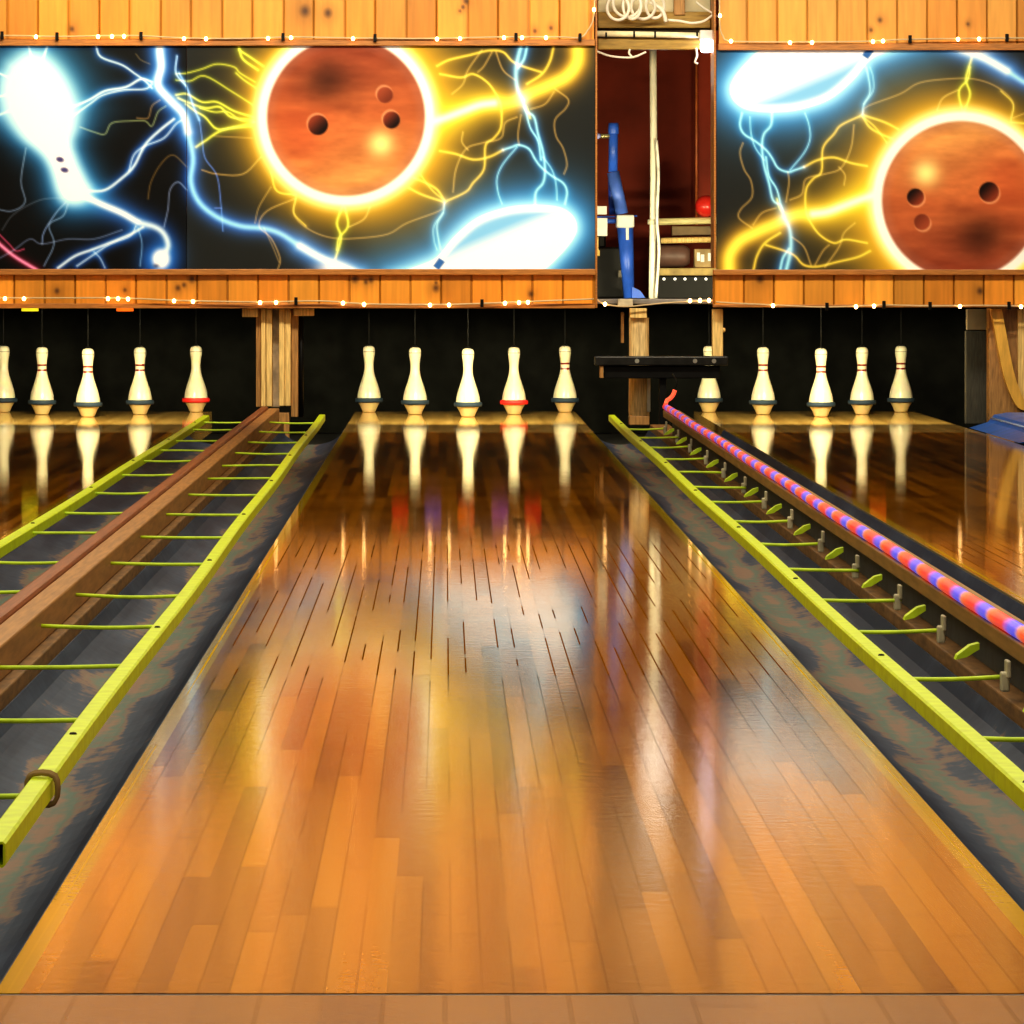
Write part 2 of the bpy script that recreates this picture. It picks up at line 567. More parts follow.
    W = lambda pts, w, a=.95: p.bolt(pts, w, (.86, .94, 1), (.12, .4, .9), w * 2.8, .6, a)
    W([(82, 195), (101, 204), (122, 213), (138, 222), (155, 227), (164, 234), (168, 246), (162, 258)], 3.8)
    p.bolt([(82, 195), (101, 204), (122, 213), (138, 222)], 3, (1, 1, 1), (.2, .5, 1), 11, .5)
    p.screen(np.exp(-(np.hypot(gx - 160, gy - 260) / 19) ** 2), (.12, .45, .95))
    p.screen(1.2 * np.exp(-(np.hypot(gx - 161, (gy - 259) * .9) / 9) ** 4), (1, 1, 1))
    p.over(.75 * np.exp(-(np.hypot(gx - 156, (gy - 266) * 1.4) / 3) ** 2), (.2, .25, .4))
    W([(87, 191), (105, 190), (122, 178), (134, 166), (145, 145), (159, 131), (174, 119)], 2.0)
    W([(129, 171), (134, 155), (145, 146), (164, 138), (176, 124), (186, 118)], 1.3, .7)
    W([(70, 108), (89, 100), (105, 91), (126, 87), (141, 79), (152, 82)], 1.7)
    W([(73, 116), (91, 103), (103, 95), (124, 90), (145, 89), (152, 84)], 1.4, .8)
    W([(96, 46), (101, 57), (122, 65), (134, 73), (145, 81), (152, 88)], 1.5, .8)
    W([(58, 268), (75, 256), (94, 249), (112, 242), (131, 234), (143, 227)], 2.0)
    W([(77, 266), (96, 253), (110, 244), (130, 236), (136, 226)], 1.3, .7)
    W([(94, 252), (100, 258), (105, 268)], 1.2, .5)
    W([(33, 62), (28, 44)], 1.6, .7); W([(42, 62), (48, 44)], 1.6, .8)
    W([(-4, 72), (10, 78)], 1.4, .8); W([(-4, 97), (12, 94)], 1.6, .8); W([(-4, 116), (12, 110)], 1.8, .8)
    D2 = lambda pts, c=(.33, .38, .5), w=1.2, a=.8: p.bolt(pts, w, c, None, 0, 0, a)
    D2([(66, 202), (56, 213), (44, 232), (42, 244)], (.45, .55, .75)); D2([(68, 204), (63, 216), (49, 225), (54, 244), (44, 266)], (.4, .5, .65))
    D2([(122, 230), (94, 239), (68, 239), (42, 244), (30, 239), (14, 250), (0, 258)])
    D2([(26, 148), (21, 181), (25, 202), (12, 211), (-4, 209)], (.4, .48, .6))
    D2([(64, 198), (40, 200), (14, 214), (2, 230)], (.3, .33, .38), 1.1, .6)
    D2([(138, 228), (142, 244), (140, 266)], (.35, .5, .7))
    D2([(80, 127), (94, 132), (105, 134), (112, 123), (131, 121), (145, 121), (152, 126), (158, 112), (166, 106)], (.5, .55, .35))
    D2([(137, 118), (148, 118), (152, 106), (160, 100)], (.5, .38, .2))
    D2([(187, 190), (178, 182), (170, 190), (168, 209), (164, 227)], (.42, .48, .62))
    D2([(136, 54), (141, 60), (150, 64)], (.45, .36, .18), 1, .6)
    p.bolt([(-4, 241), (14, 256), (37, 270)], 2.2, (1, .55, .72), (.8, .1, .25), 5, .4)
    p.bolt([(-4, 231), (9, 244), (16, 251), (24, 249)], 1.2, (.75, .25, .4), None, 0, 0, .8)
    # ring and ball
    p.over(np.clip((89.0 - r) / 3.5 + .3, 0, 1), (1, .985, .93))
    g1 = fbm(gx / 34 + .6 * fbm(gx / 30, gy / 30, 9), gy / 9, 21)
    g2 = fbm(gx / 22, gy / 22, 33)
    t = np.clip((gy - 38) / 158, 0, 1)
    top, mid, bot = np.array((.56, .25, .16)), np.array((.77, .40, .22)), np.array((.92, .62, .34))
    c = np.where((t < .5)[..., None], top + (mid - top) * (t * 2)[..., None], mid + (bot - mid) * (t * 2 - 1)[..., None])
    c = c * (0.88 + .42 * (g1[..., None] - .30) * np.array((.7, 1, 1)) + .15 * (g2[..., None] - .5))
    red = np.exp(-(np.hypot(gx - 298, gy - 140) / 34) ** 2)[..., None]
    c = c * (1 - .35 * red) + np.array((.86, .32, .17)) * .35 * red
    dk = np.exp(-(np.hypot((gx - 326) / 1.2, gy - 82) / 20) ** 2)[..., None]
    c = c * (1 - .45 * dk)
    hl = np.exp(-(np.hypot(gx - 381, gy - 144) / 13) ** 2)[..., None]
    c = c * (1 - hl) + np.array((1, .9, .55)) * hl
    rim = np.clip((r - 68) / 12, 0, 1)[..., None]
    c = c * (1 - .35 * rim) + np.array((.75, .55, .5)) * .35 * rim * .9
    a = np.clip((R - r) / 3 + .5, 0, 1)
    p.img = p.img * (1 - a[..., None]) + c * a[..., None]
    for hx, hy, hr in ((318, 125, 10), (385, 95, 8), (391.5, 120, 8.5)):
        q = np.hypot(gx - hx, gy - hy)
        p.over(np.clip((hr + 1.5 - np.hypot(gx - hx + 1.0, gy - hy + 1.6)) / 2, 0, 1) * .5, (1, .75, .55))
        s = np.clip((gx - hx + gy - hy) / (2 * hr) + .5, 0, 1)[..., None]
        cc = np.array((.52, .22, .13)) * (1 - s) + np.array((.1, .05, .04)) * s
        if hy < 100:
            cc = np.array((.6, .28, .17)) * (1 - s) + np.array((.45, .2, .12)) * s
        al = np.clip((hr - q) / 1.5 + .5, 0, 1)[..., None]
        p.img = p.img * (1 - al) + cc * al
    return lin(np.clip(p.img, 0, 1))


# ------------------------------------------------------------------ pine boards
def planks(edges, base, knots=(), seed=1, grain=1.0):
    edges = np.array(sorted(edges), float)
    rs = np.random.default_rng(seed)
    tones = 0.76 + 0.42 * rs.random(len(edges) + 2)
    hue = rs.random(len(edges) + 2)

    def fn(gx, gy):
        k = np.searchsorted(edges, gx)
        d = np.min(np.abs(gx[..., None] - edges), -1)
        g = fbm(gx / 2.2 + 31 * k, gy / 42 + 5 * k, seed + 5)
        g2 = fbm(gx / 9 + 17 * k, gy / 70, seed + 8)
        wob = 0.0
        kn = np.zeros_like(gx); ring = np.zeros_like(gx)
        for x, y, rr in knots:
            q = np.hypot(gx - x, (gy - y) * .85)
            kn = np.maximum(kn, np.clip(1.25 - q / rr, 0, 1))
            ring = np.maximum(ring, np.exp(-(q / (2.2 * rr)) ** 2))
        t = tones[k] * (0.72 + .34 * grain * g + .26 * grain * g2)
        c = np.array(base) * t[..., None]
        c[..., 1] *= (0.9 + .16 * hue[k]); c[..., 2] *= (.8 + .35 * hue[k])
        c = c * (1 - .35 * ring[..., None])
        c = c * (1 - .85 * kn[..., None]) + np.array((.05, .018, .01)) * .85 * kn[..., None]
        gr = np.clip(1.15 - d / 1.1, 0, 1)[..., None]
        return c * (1 - .72 * gr)

    def off(gx, gy):
        d = np.min(np.abs(gx[..., None] - edges), -1)
        return 0.006 * np.clip(1 - d / 1.2, 0, 1)
    return fn, off


M_mural = attr_mat('mural_print', 0.5, 0.14, .12)  # unlit print given a faint self-glow to even out its lighting
M_pine = attr_mat('pine_planks', 0.42, 0.0, 0.35)
M_trim = mat('pine_trim', (.42, .17, .035), .45, var=.3, scale=9, stretch=(2, 8, 30))
M_black = mat('black_metal', (.006, .006, .006), .45, 0, var=.3, spec=.15)
M_wood = mat('bare_timber', (.78, .54, .20), .55, var=.3, scale=5, stretch=(28, 28, 2.2), bump=.1)
M_wood2 = mat('brown_timber', (.38, .20, .06), .6, var=.35, scale=5, stretch=(28, 28, 2.2))

edges_hl = [7 + 30.7 * k for k in range(-6, 21)]
fn, off = planks(edges_hl, (.74, .31, .050), [(305, 11, 5.5), (328, 13, 4.5), (72, 29, 2.5), (463, 7, 2.2), (466, 1, 3), (535, 31, 2.2), (551, 28, 2.2), (460, 11, 1.6), (200, -60, 5), (420, -90, 6), (90, -70, 5)], 3)
o = grid_obj('pine_header', -130, 594, -235, 40, DM, 1.5, fn, M_pine, None, off, .03)
tag(o, 'tall honey pine plank header above the two-panel mural with the blue pin', 'plank header', 'pine plank headers over the murals')
MB().box(*[P(-130, 0, DM)[0], P(595, 0, DM)[0]], DM - .022, DM + .03, P(0, 46, DM)[2], P(0, 39.5, DM)[2], .003).build('batten', M_trim, o, None).location = -o.location
HL = o
edges_hr = [747 + 30 * k for k in range(-1, 14)]
fn, off = planks(edges_hr, (.73, .34, .068), [(880, 20, 2.5), (871, 30, 2), (968, 24, 2), (1005, -40, 5), (800, -80, 6)], 14)
o = grid_obj('pine_header', 719, 1125, -235, 44, DM, 1.5, fn, M_pine, None, off, .03)
tag(o, 'paler pine plank header above the mural with the low ball beside the gap', 'plank header', 'pine plank headers over the murals')
MB().box(P(718, 0, DM)[0], P(1125, 0, DM)[0], DM - .022, DM + .03, P(0, 50.5, DM)[2], P(0, 43.5, DM)[2], .003).build('batten', M_trim, o, None).location = -o.location
HR = o

fn, off = planks([14 + 30.5 * k for k in range(-5, 20)], (.72, .29, .032), [(57, 291, 3), (178, 288, 3), (192, 279, 4), (184, 285, 2.5), (355, 279, 4), (371, 280, 3), (366, 282, 2.5), (436, 288, 4), (436, 283, 2), (531, 294, 3), (125, 290, 2)], 23)
o = grid_obj('pine_fascia', -130, 595, 274, 308, DM, 1.0, fn, M_pine, None, off, .03)
tag(o, 'low pine plank fascia under the mural with the upright glowing pin', 'plank fascia', 'pine plank fascias under the murals')
MB().box(P(-130, 0, DM)[0], P(595.5, 0, DM)[0], DM - .03, DM + .03, P(0, 275, DM)[2], P(0, 269, DM)[2], .003).build('ledge_strip', M_trim, o).location = -o.location
MB().box(P(-130, 0, DM)[0], P(595, 0, DM)[0], DM - .012, DM - .001, P(0, 308.3, DM)[2], P(0, 303.5, DM)[2], .002).build('bottom_strip', M_trim, o).location = -o.location
fn, off = planks([744 + 30.0 * k for k in range(-1, 14)], (.72, .31, .040), [(760, 279, 4), (980, 291, 3.5), (1050, 287, 3)], 37)
o = grid_obj('pine_fascia', 713, 1125, 274, 307, DM, 1.0, fn, M_pine, None, off, .03)
tag(o, 'low pine plank fascia under the mural with the low orange ball', 'plank fascia', 'pine plank fascias under the murals')
MB().box(P(713, 0, DM)[0], P(1125, 0, DM)[0], DM - .03, DM + .03, P(0, 275, DM)[2], P(0, 269.5, DM)[2], .003).build('ledge_strip', M_trim, o).location = -o.location
MB().box(P(713, 0, DM)[0], P(1125, 0, DM)[0], DM - .010, DM - .001, P(0, 307.3, DM)[2], P(0, 304.5, DM)[2], .002).build('bottom_strip', M_trim, o).location = -o.location

o = grid_obj('mural_panel', -130, 186.4, 46, 269, DM, 1.15, mural, M_mural)
tag(o, 'black mural panel with a white glowing bowling pin and blue lightning', 'mural', 'lightning mural panels')
o = grid_obj('mural_panel', 187, 595, 46, 269, DM, 1.15, mural, M_mural)
tag(o, 'dark grey mural panel with an orange ball near its top edge and yellow lightning', 'mural', 'lightning mural panels')
o = grid_obj('mural_panel', 716.5, 1125, 50, 269.5, DM, 1.15, lambda a, b: mural(a, b, True), M_mural)
tag(o, 'dark grey mural panel with the orange ball cut off at its bottom edge', 'mural', 'lightning mural panels')
# narrow end boards closing the two masks at the gap
o = MB().box(P(595.3, 0, DM)[0], P(597.3, 0, DM)[0], DM - .004, DM + .25, P(0, 308, DM)[2], P(0, -235, DM)[2], .002).build('end_board', M_trim)
tag(o, 'thin brown end board closing the mask beside the blue pipe', 'end board', 'mask end boards')
o = MB().box(P(713.8, 0, DM)[0], P(716, 0, DM)[0], DM - .004, DM + .25, P(0, 268, DM)[2], P(0, -235, DM)[2], .002).build('end_board', M_trim)
tag(o, 'thin brown end board closing the mask beside the red ball', 'end board', 'mask end boards')

# ------------------------------------------------------------------ room shell
M_floor = lane_mat('approach_boards', (.22, .075, .004), (.38, .14, .008), edge=False, rough=.16, gap=.22, pitch=.058, length=2.3)
o = structure(MB().box(-3.4, 3.4, -2.0, 4.586, -.15, 0).build('floor', M_floor))
o = structure(MB().box(-3.4, 3.4, 4.592, 26.0, -.22, -.155).build('floor_bed', mat('dark_subfloor', (.018, .018, .018), .8)))
o = structure(MB().box(-3.4, 3.4, 4.5862, 4.5998, -.15, -.0008).build('trim_1', mat('foul_line_strip', (.05, .018, .004), .3)))
o = structure(MB().box(-3.6, 3.6, -2.0, 26, 2.95, 3.05).build('ceiling', mat('ceiling_tiles', (.30, .22, .12), .8, scale=3)))
M_wall = mat('dark_room_wall', (.20, .10, .035), .7, scale=4, stretch=(6, 6, .5))
structure(MB().box(-3.5, -3.4, -2.0, 26, -.2, 2.95).build('wall_left', M_wall))
structure(MB().box(3.4, 3.5, -2.0, 26, -.2, 2.95).build('wall_right', M_wall))
structure(MB().box(-3.5, 3.5, 26, 26.1, -.2, 2.95).build('wall_back', mat('maroon_back_wall', (.06, .012, .008), .6, scale=5)))

# ------------------------------------------------------------------ lanes
M_lane = lane_mat('lane_boards', (.13, .036, .0004), (.54, .20, .0015), rough=.075, gap=.72)
M_deck = lane_mat('pin_deck_boards', (.50, .29, .07), (.80, .52, .15), edge=False, rough=.08, gap=.30)
LX = (-1.63, .0955, 1.705)
LABL = ('glossy wooden bowling lane carrying the red banded corner pin without neck stripes',
        'wide glossy wooden bowling lane between the two grey gutters, reflecting the murals',
        'glossy wooden bowling lane beyond the red and blue light rope')
lanes = []
for i, x in enumerate(LX):
    if i == 0:
        lo = MB().box(-.5215, .5215, 4.6, 20.2, -.15, 0).build('bowling_lane', M_lane)
        dk = MB().box(-.5215, .5215, 20.203, 23.12, -.10, 0).build('pin_deck', M_deck, lo)
    else:
        l2 = lo.copy(); COL.objects.link(l2)
        d2 = dk.copy(); COL.objects.link(d2); d2.parent = l2
        lo_i = l2
    q = lo if i == 0 else lo_i
    q.location = (x, 0, 0)
    tag(q, LABL[i], 'bowling lane', 'bowling lanes')

# gutters
def gutter_mat():
    m, nt, b = base_mat('gutter_rubber')
    tc = nn(nt, 'ShaderNodeTexCoord')
    mp = nn(nt, 'ShaderNodeMapping'); mp.inputs['Scale'].default_value = (9, 1.1, 9)
    link(nt, tc.outputs['Object'], mp.inputs['Vector'])
    n1 = nn(nt, 'ShaderNodeTexNoise'); n1.inputs['Scale'].default_value = 1.4; n1.inputs['Detail'].default_value = 6
    link(nt, mp.outputs['Vector'], n1.inputs['Vector'])
    n2 = nn(nt, 'ShaderNodeTexNoise'); n2.inputs['Scale'].default_value = 26; n2.inputs['Detail'].default_value = 5
    link(nt, tc.outputs['Object'], n2.inputs['Vector'])
    sp = nn(nt, 'ShaderNodeSeparateXYZ'); link(nt, tc.outputs['Object'], sp.inputs[0])
    cr = nn(nt, 'ShaderNodeValToRGB')
    e = cr.color_ramp.elements
    e[0].position = .36; e[0].color = (.024, .037, .072, 1)
    e[1].position = .56; e[1].color = (.060, .083, .135, 1)
    for p_, c_ in ((.61, (.22, .15, .125, 1)), (.68, (.12, .19, .165, 1)), (.76, (.27, .18, .14, 1))):
        k = cr.color_ramp.elements.new(p_); k.color = c_
    # scuffs gather along the trough's bottom
    bot = math_n(nt, 'SUBTRACT', 1.0, math_n(nt, 'DIVIDE', math_n(nt, 'ABSOLUTE', sp.outputs['X']), .10), True)
    t = math_n(nt, 'ADD', math_n(nt, 'MULTIPLY', n1.outputs['Fac'], .72), math_n(nt, 'MULTIPLY', n2.outputs['Fac'], .22))
    t = math_n(nt, 'ADD', t, math_n(nt, 'MULTIPLY', bot, .30))
    t = math_n(nt, 'SUBTRACT', t, .055)
    link(nt, t, cr.inputs['Fac'])
    link(nt, cr.outputs['Color'], b.inputs['Base Color'])
    b.inputs['Roughness'].default_value = .6
    b.inputs['Specular IOR Level'].default_value = .12
    return m


M_gut = gutter_mat()


def gutter(x0, x1, y0, y1, label, zr=0.0):
    xc, w = (x0 + x1) / 2, (x1 - x0) / 2
    n = 18
    top = [(-w + .0015, -.004)] + [(-w + .004 + (2 * w - .008) * k / n, -.004 - .062 * math.sin(math.pi * k / n) ** .55) for k in range(n + 1)] + [(w - .0015, -.004 + zr)]
    poly = top + [(w - .0015, -.14), (-w + .0015, -.14)]
    mb = MB()
    ys = np.linspace(y0, y1, 30)
    m = len(poly)
    vs = [(p[0], y, p[1]) for y in ys for p in poly]
    fs = [(i * m + k, i * m + (k + 1) % m, (i + 1) * m + (k + 1) % m, (i + 1) * m + k) for i in range(len(ys) - 1) for k in range(m)]
    mb.add(vs, fs, False)
    mb.f += [tuple(range(m)), tuple(reversed(range((len(ys) - 1) * m, len(ys) * m)))]; mb.sm += [False] * 2
    o = mb.build('gutter', M_gut)
    o.location = (xc, 0, 0)
    return tag(o, label, 'gutter', 'lane gutters')


lw = .5215
gutter(LX[0] + lw, -.80, 4.6, 20.6, 'grey rubber gutter under the bumper rail beyond the brown divider beam')
gutter(-.692, LX[1] - lw, 4.6, 20.6, 'scuffed grey rubber gutter on the brown divider beam side of the wide lane')
gutter(LX[1] + lw, .866, 4.6, 20.6, 'scuffed grey rubber gutter between the wide lane and the light rope')
gutter(.952, LX[2] - lw, 4.6, 20.6, 'dark gutter behind the light rope beside the lane beyond it')
gutter(LX[2] + lw, LX[2] + lw + .25, 4.6, 20.6, 'gutter leading to the blue cover beside the curved timber post')

# ------------------------------------------------------------------ dividers
M_beam = mat('brown_beam', (.40, .19, .055), .55, var=.22, scale=4, stretch=(30, 1.5, 20))
M_beam2 = mat('red_brown_lip', (.28, .085, .025), .5, var=.2, scale=4, stretch=(30, 1.5, 20))
M_base = mat('divider_base', (.22, .11, .03), .7, var=.35, scale=6, stretch=(12, 2, 12))
t = empty('lane_divider', (-.75, 4.6, -.155), 'plain brown timber divider beam running back to the twin plank post', 'lane divider', 'lane dividers')
local(t, MB().box(-.757, -.712, 4.62, 20.9, .022, .080, .004)).build('beam', M_beam, t)
local(t, MB().box(-.792, -.759, 4.62, 20.9, .022, .088, .008)).build('lip', M_beam2, t)
local(t, MB().box(-.799, -.693, 4.61, 20.9, -.154, .021, .003)).build('base', M_base, t)

t = empty('lane_divider', (.91, 4.6, -.155), 'tan timber divider rail on brackets under the red and blue light rope', 'lane divider', 'lane dividers')
M_tan = mat('tan_rail', (.36, .19, .05), .55, var=.2, scale=4, stretch=(30, 1.5, 20))
local(t, MB().box(.870, .935, 4.62, 19.40, .088, .116, .003)).build('beam', M_tan, t)
local(t, MB().box(.868, .950, 4.61, 20.6, -.154, .020, .003)).build('base', M_base, t)
local(t, MB().box(.905, .935, 4.62, 19.36, .021, .087)).build('spine', mat('grey_spine', (.06, .07, .08), .6), t)
M_brk = mat('grey_bracket', (.60, .56, .40), .5, .1, var=.3)
M_lime = mat('lime_paint', (.66, .84, .002), .42, var=.10, scale=30, bump=.03)
M_lime2 = mat('lime_rod', (.62, .88, .03), .45, var=.18, scale=40)
ZR = .055
RD = [(H - ZR) * F / (y - PY) for y in (429, 437.6, 447.2, 459, 472, 486.8, 502, 521, 543.7, 569, 600, 632, 679, 738)] + [5.55]
for a, b in zip(RD[:-1], RD[1:]):
    m_ = (a + b) / 2
    local(t, MB().prism([(.871, .074), (.871, .064), (.850, .051), (.832, .047), (.835, .054), (.856, .070)], 'y', m_ - .016, m_ + .016)).build('tab', M_lime2, t)


# ------------------------------------------------------------------ bumper rails
def bumper(xc, xin, d0, d1, rds, label, wrap=None, wob=0.0025, drift=0.0, hook=False):
    zt, w, hgt = .070, .027, .028
    t = empty('bumper_rail', (xc, d0, zt - hgt), label, 'bumper rail', 'lime bumper rails')
    x0, x1, z0, z1 = xc - w / 2, xc + w / 2, zt - hgt, zt
    th = .0028
    mb = MB()
    ys = np.linspace(d0, d1, 34)
    ch = .003
    outer = [(x0 + ch, z0), (x1 - ch, z0), (x1, z0 + ch), (x1, z1 - ch), (x1 - ch, z1), (x0 + ch, z1), (x0, z1 - ch), (x0, z0 + ch)]
    inner = [(x0 + th, z0 + th), (x1 - th, z0 + th), (x1 - th, z0 + th), (x1 - th, z1 - th), (x1 - th, z1 - th), (x0 + th, z1 - th), (x0 + th, z1 - th), (x0 + th, z0 + th)]
    off_ = lambda y: wob * math.sin(y * 1.3 + xc * 9) + drift * (y - d0) / 15.5
    rnd = [off_(y) for y in ys]
    for ring in (outer, inner):
        vs = [(p[0] + dx, y, p[1]) for y, dx in zip(ys, rnd) for p in ring]
        fs = [(i * 8 + k, i * 8 + (k + 1) % 8, (i + 1) * 8 + (k + 1) % 8, (i + 1) * 8 + k) for i in range(len(ys) - 1) for k in range(8)]
        mb.add(vs, fs)
    n = len(ys) * 8
    for base in (0, (len(ys) - 1) * 8):
        for k in range(8):
            k2 = (k + 1) % 8
            mb.f.append((base + k, base + k2, n + base + k2, n + base + k)); mb.sm.append(False)
    rail = local(t, mb).build('rail', M_lime, t)
    rs = random.Random(int(abs(xc) * 1000))
    for D in rds:
        if not d0 < D < d1:
            continue
        dx = off_(D)
        a = (xc + dx, D, ZR); b = (xin, D + rs.uniform(-.02, .02), ZR + rs.uniform(-.003, .003))
        mid = ((a[0] + b[0]) / 2, D, ZR - rs.uniform(0, .003))
        local(t, MB().tube(smooth_path([a, mid, b], sub=4), .0036, 7)).build('rung', M_lime2, t)
        if hook:
            local(t, MB().box(.852, .8655, D - .012, D + .012, .036, .066, .003).box(.860, .8665, D - .02, D + .02, .058, .084, .002)).build('bracket', M_brk, t)
    for k in range(int((d1 - d0) / 1.9)):
        y = d0 + 1.2 + k * 1.9
        dx = off_(y)
        local(t, MB().lathe([(.0001, .003), (.004, .0025), (.0055, 0)], 10, (xc + dx, y, zt))).build('screw', M_black, rail)
    if wrap:
        c = []
        mb = MB()
        for j in range(3):
            y = wrap + j * .012
            q = .002
            pts = [(x0 - q, y, z0 - q), (x1 + q, y, z0 - q), (x1 + q, y + .004, z1 + q), (x0 - q, y + .006, z1 + q), (x0 - q, y, z0 - q)]
            mb.tube(smooth_path(pts, sub=4), .003, 6)
        local(t, mb).build('twine', mat('brown_twine', (.24, .16, .06), .9), t)
    return t


RDL = [(H - ZR) * F / (y - PY) for y in (423, 432.5, 442.4, 453.7, 465.3, 478.3, 495.2, 515, 537.8, 564.3, 595.8, 626.4, 665.6, 720, 796)]
bumper(-.487, -.7105, 5.22, 20.35, RDL, 'lime green ladder-like bumper rail with its open square end and brown twine', 5.86, drift=-.028)
bumper(.694, .8655, 4.62, 20.3, RD, 'lime green bumper rail hooked to the tan divider under the light rope', hook=True)
RDF = [(H - ZR) * F / (y - PY) for y in (422.3, 429.5, 441, 450.5, 461, 475, 493, 513, 533, 562, 592)] + [8.0, 7.1, 6.3, 5.5]
bumper(-.992, -.7935, 4.8, 20.25, RDF, 'lime green bumper rail beyond the plain brown divider beam')

# ------------------------------------------------------------------ light rope
def rope_mat():
    m, nt, b = base_mat('light_rope_glow')
    tc = nn(nt, 'ShaderNodeTexCoord')
    sp = nn(nt, 'ShaderNodeSeparateXYZ'); link(nt, tc.outputs['Object'], sp.inputs[0])
    fr = math_n(nt, 'FRACT', math_n(nt, 'DIVIDE', sp.outputs['Y'], .39))
    cr = nn(nt, 'ShaderNodeValToRGB'); cr.color_ramp.interpolation = 'LINEAR'
    e = cr.color_ramp.elements
    e[0].position = 0; e[0].color = (.10, .09, 1, 1)
    e[1].position = 1; e[1].color = (.10, .09, 1, 1)
    for p_, c_ in ((.18, (.16, .14, 1, 1)), (.30, (.55, .10, .55, 1)), (.40, (.95, .06, .06, 1)), (.62, (1, .07, .05, 1)), (.78, (1, .13, .04, 1)), (.88, (.8, .25, .2, 1)), (.95, (.3, .2, .8, 1))):
        k = e.new(p_); k.color = c_
    link(nt, fr, cr.inputs['Fac'])
    link(nt, cr.outputs['Color'], b.inputs['Base Color'])
    link(nt, cr.outputs['Color'], b.inputs['Emission Color'])
    b.inputs['Emission Strength'].default_value = .5
    b.inputs['Roughness'].default_value = .3
    return m


M_rope = rope_mat()
mb = MB()
pts = [(.880 + .0025 * math.sin(y * 2.1), y, .1290) for y in np.linspace(4.7, 19.42, 70)]
mb.tube(pts, .0122, 10)
rope = mb.build('light_rope', M_rope, None, (.880, 4.7, .117))
tag(rope, 'glowing red and blue light rope lying along the tan divider rail', 'light rope')
pts = smooth_path([P(665.5, 404.5, 19.44), P(667, 400.5, 19.47), P(670, 398.5, 19.5), P(673, 395, 19.5), P(675, 390, 19.5)], sub=5)
tm = MB().tube(pts, .0085, 8).build('rope_tail', mat('tail_glow', (.9, .12, .04), .4, var=.5, scale=60, emis=1.0, ecol=(.9, .1, .05)), rope)
tm.location = -rope.location
pts = smooth_path([P(675, 390, 19.5), P(677, 383, 19.5), P(675, 378, 19.52), P(673, 374, 19.55)], sub=5)
tm = MB().tube(pts, .0022, 6).build('power_lead', M_black, rope); tm.location = -rope.location

# ------------------------------------------------------------------ pins
def pin_mat(name, stripes):
    m, nt, b = base_mat(name)
    tc = nn(nt, 'ShaderNodeTexCoord')
    sp = nn(nt, 'ShaderNodeSeparateXYZ'); link(nt, tc.outputs['Object'], sp.inputs[0])
    z = sp.outputs['Z']
    no = nn(nt, 'ShaderNodeTexNoise'); no.inputs['Scale'].default_value = 30; no.inputs['Detail'].default_value = 4
    link(nt, tc.outputs['Object'], no.inputs['Vector'])
    cr = nn(nt, 'ShaderNodeValToRGB')
    e = cr.color_ramp.elements
    cr.color_ramp.interpolation = 'CONSTANT'
    body, tan, dark, redc = (.80, .74, .52, 1), (.58, .43, .20, 1), (.16, .13, .08, 1), (.20, .012, .008, 1)
    e[0].position = 0; e[0].color = tan
    e[1].position = .055 / .32; e[1].color = body
    seq = [(.284, dark), (.2875, body)]
    if stripes:
        seq += [(.2005, redc), (.2095, body), (.2245, redc), (.2335, body)]
    for zz, c in sorted(seq):
        k = e.new(zz / .32); k.color = c
    link(nt, math_n(nt, 'DIVIDE', z, .32), cr.inputs['Fac'])
    mx = nn(nt, 'ShaderNodeMix', data_type='RGBA', blend_type='MULTIPLY')
    mx.inputs['Factor'].default_value = .35
    link(nt, cr.outputs['Color'], mx.inputs['A'])
    link(nt, no.outputs['Color'], mx.inputs['B'])
    link(nt, mx.outputs['Result'], b.inputs['Base Color'])
    b.inputs['Roughness'].default_value = .28
    return m


M_pin = {False: pin_mat('pin_plain', False), True: pin_mat('pin_striped', True)}
M_band = {'navy': mat('navy_rubber', (.014, .032, .055), .7, var=.15), 'red': mat('red_rubber', (.72, .02, .015), .5, var=.1)}
M_cord = mat('grey_cord', (.02, .02, .02), .8)
PROF = [(.0001, 0), (.024, 0), (.0295, .002), (.032, .006), (.040, .025), (.0535, .050), (.0555, .058), (.0552, .072), (.0525, .092), (.0475, .112), (.0415, .132), (.034, .154), (.0275, .176), (.0232, .196), (.0217, .212), (.0222, .232), (.0245, .255), (.0272, .272), (.0284, .286), (.0275, .298), (.0232, .3075), (.014, .3125), (.0001, .3135)]
pr = np.array(PROF)
fine = [tuple(a) for a in np.vstack([smooth_path(pr, sub=3)])]
fine = [(max(1e-4, a), z) for a, z in fine]


def make_pin(stripes, band):
    t = empty('bowling_pin', (0, 0, 0), 'x', 'bowling pin')
    MB().lathe(fine, 36).build('body', M_pin[stripes], t)
    MB().lathe([(.054, .0455), (.0625, .0465), (.0655, .050), (.0662, .0565), (.0655, .063), (.0625, .0665), (.054, .0675)], 36).build('rubber_band', M_band[band], t)
    MB().lathe([(.0001, .322), (.008, .321), (.011, .316), (.011, .3095)], 14).build('cord_cap', M_black, t)
    MB().tube([(0, 0, .32), (0, 0, .524)], .0011, 6).build('cord', M_cord, t)
    return t


protos = {}


def pin(px, row, stripes, band, label):
    D = {'c': 23.02, 'm': 22.66, 'h': 22.30}[row]
    k = (stripes, band)
    if k not in protos:
        t = protos[k] = make_pin(*k)
    else:
        t = protos[k].copy(); COL.objects.link(t)
        for ch in list(protos[k].children):
            c = ch.copy(); COL.objects.link(c); c.parent = t
    t.location = ((px - PX) * D / F, D, 0.0005)
    t.rotation_euler.z = random.uniform(0, 6)
    tag(t, label, 'bowling pin', 'five-pin bowling pins')


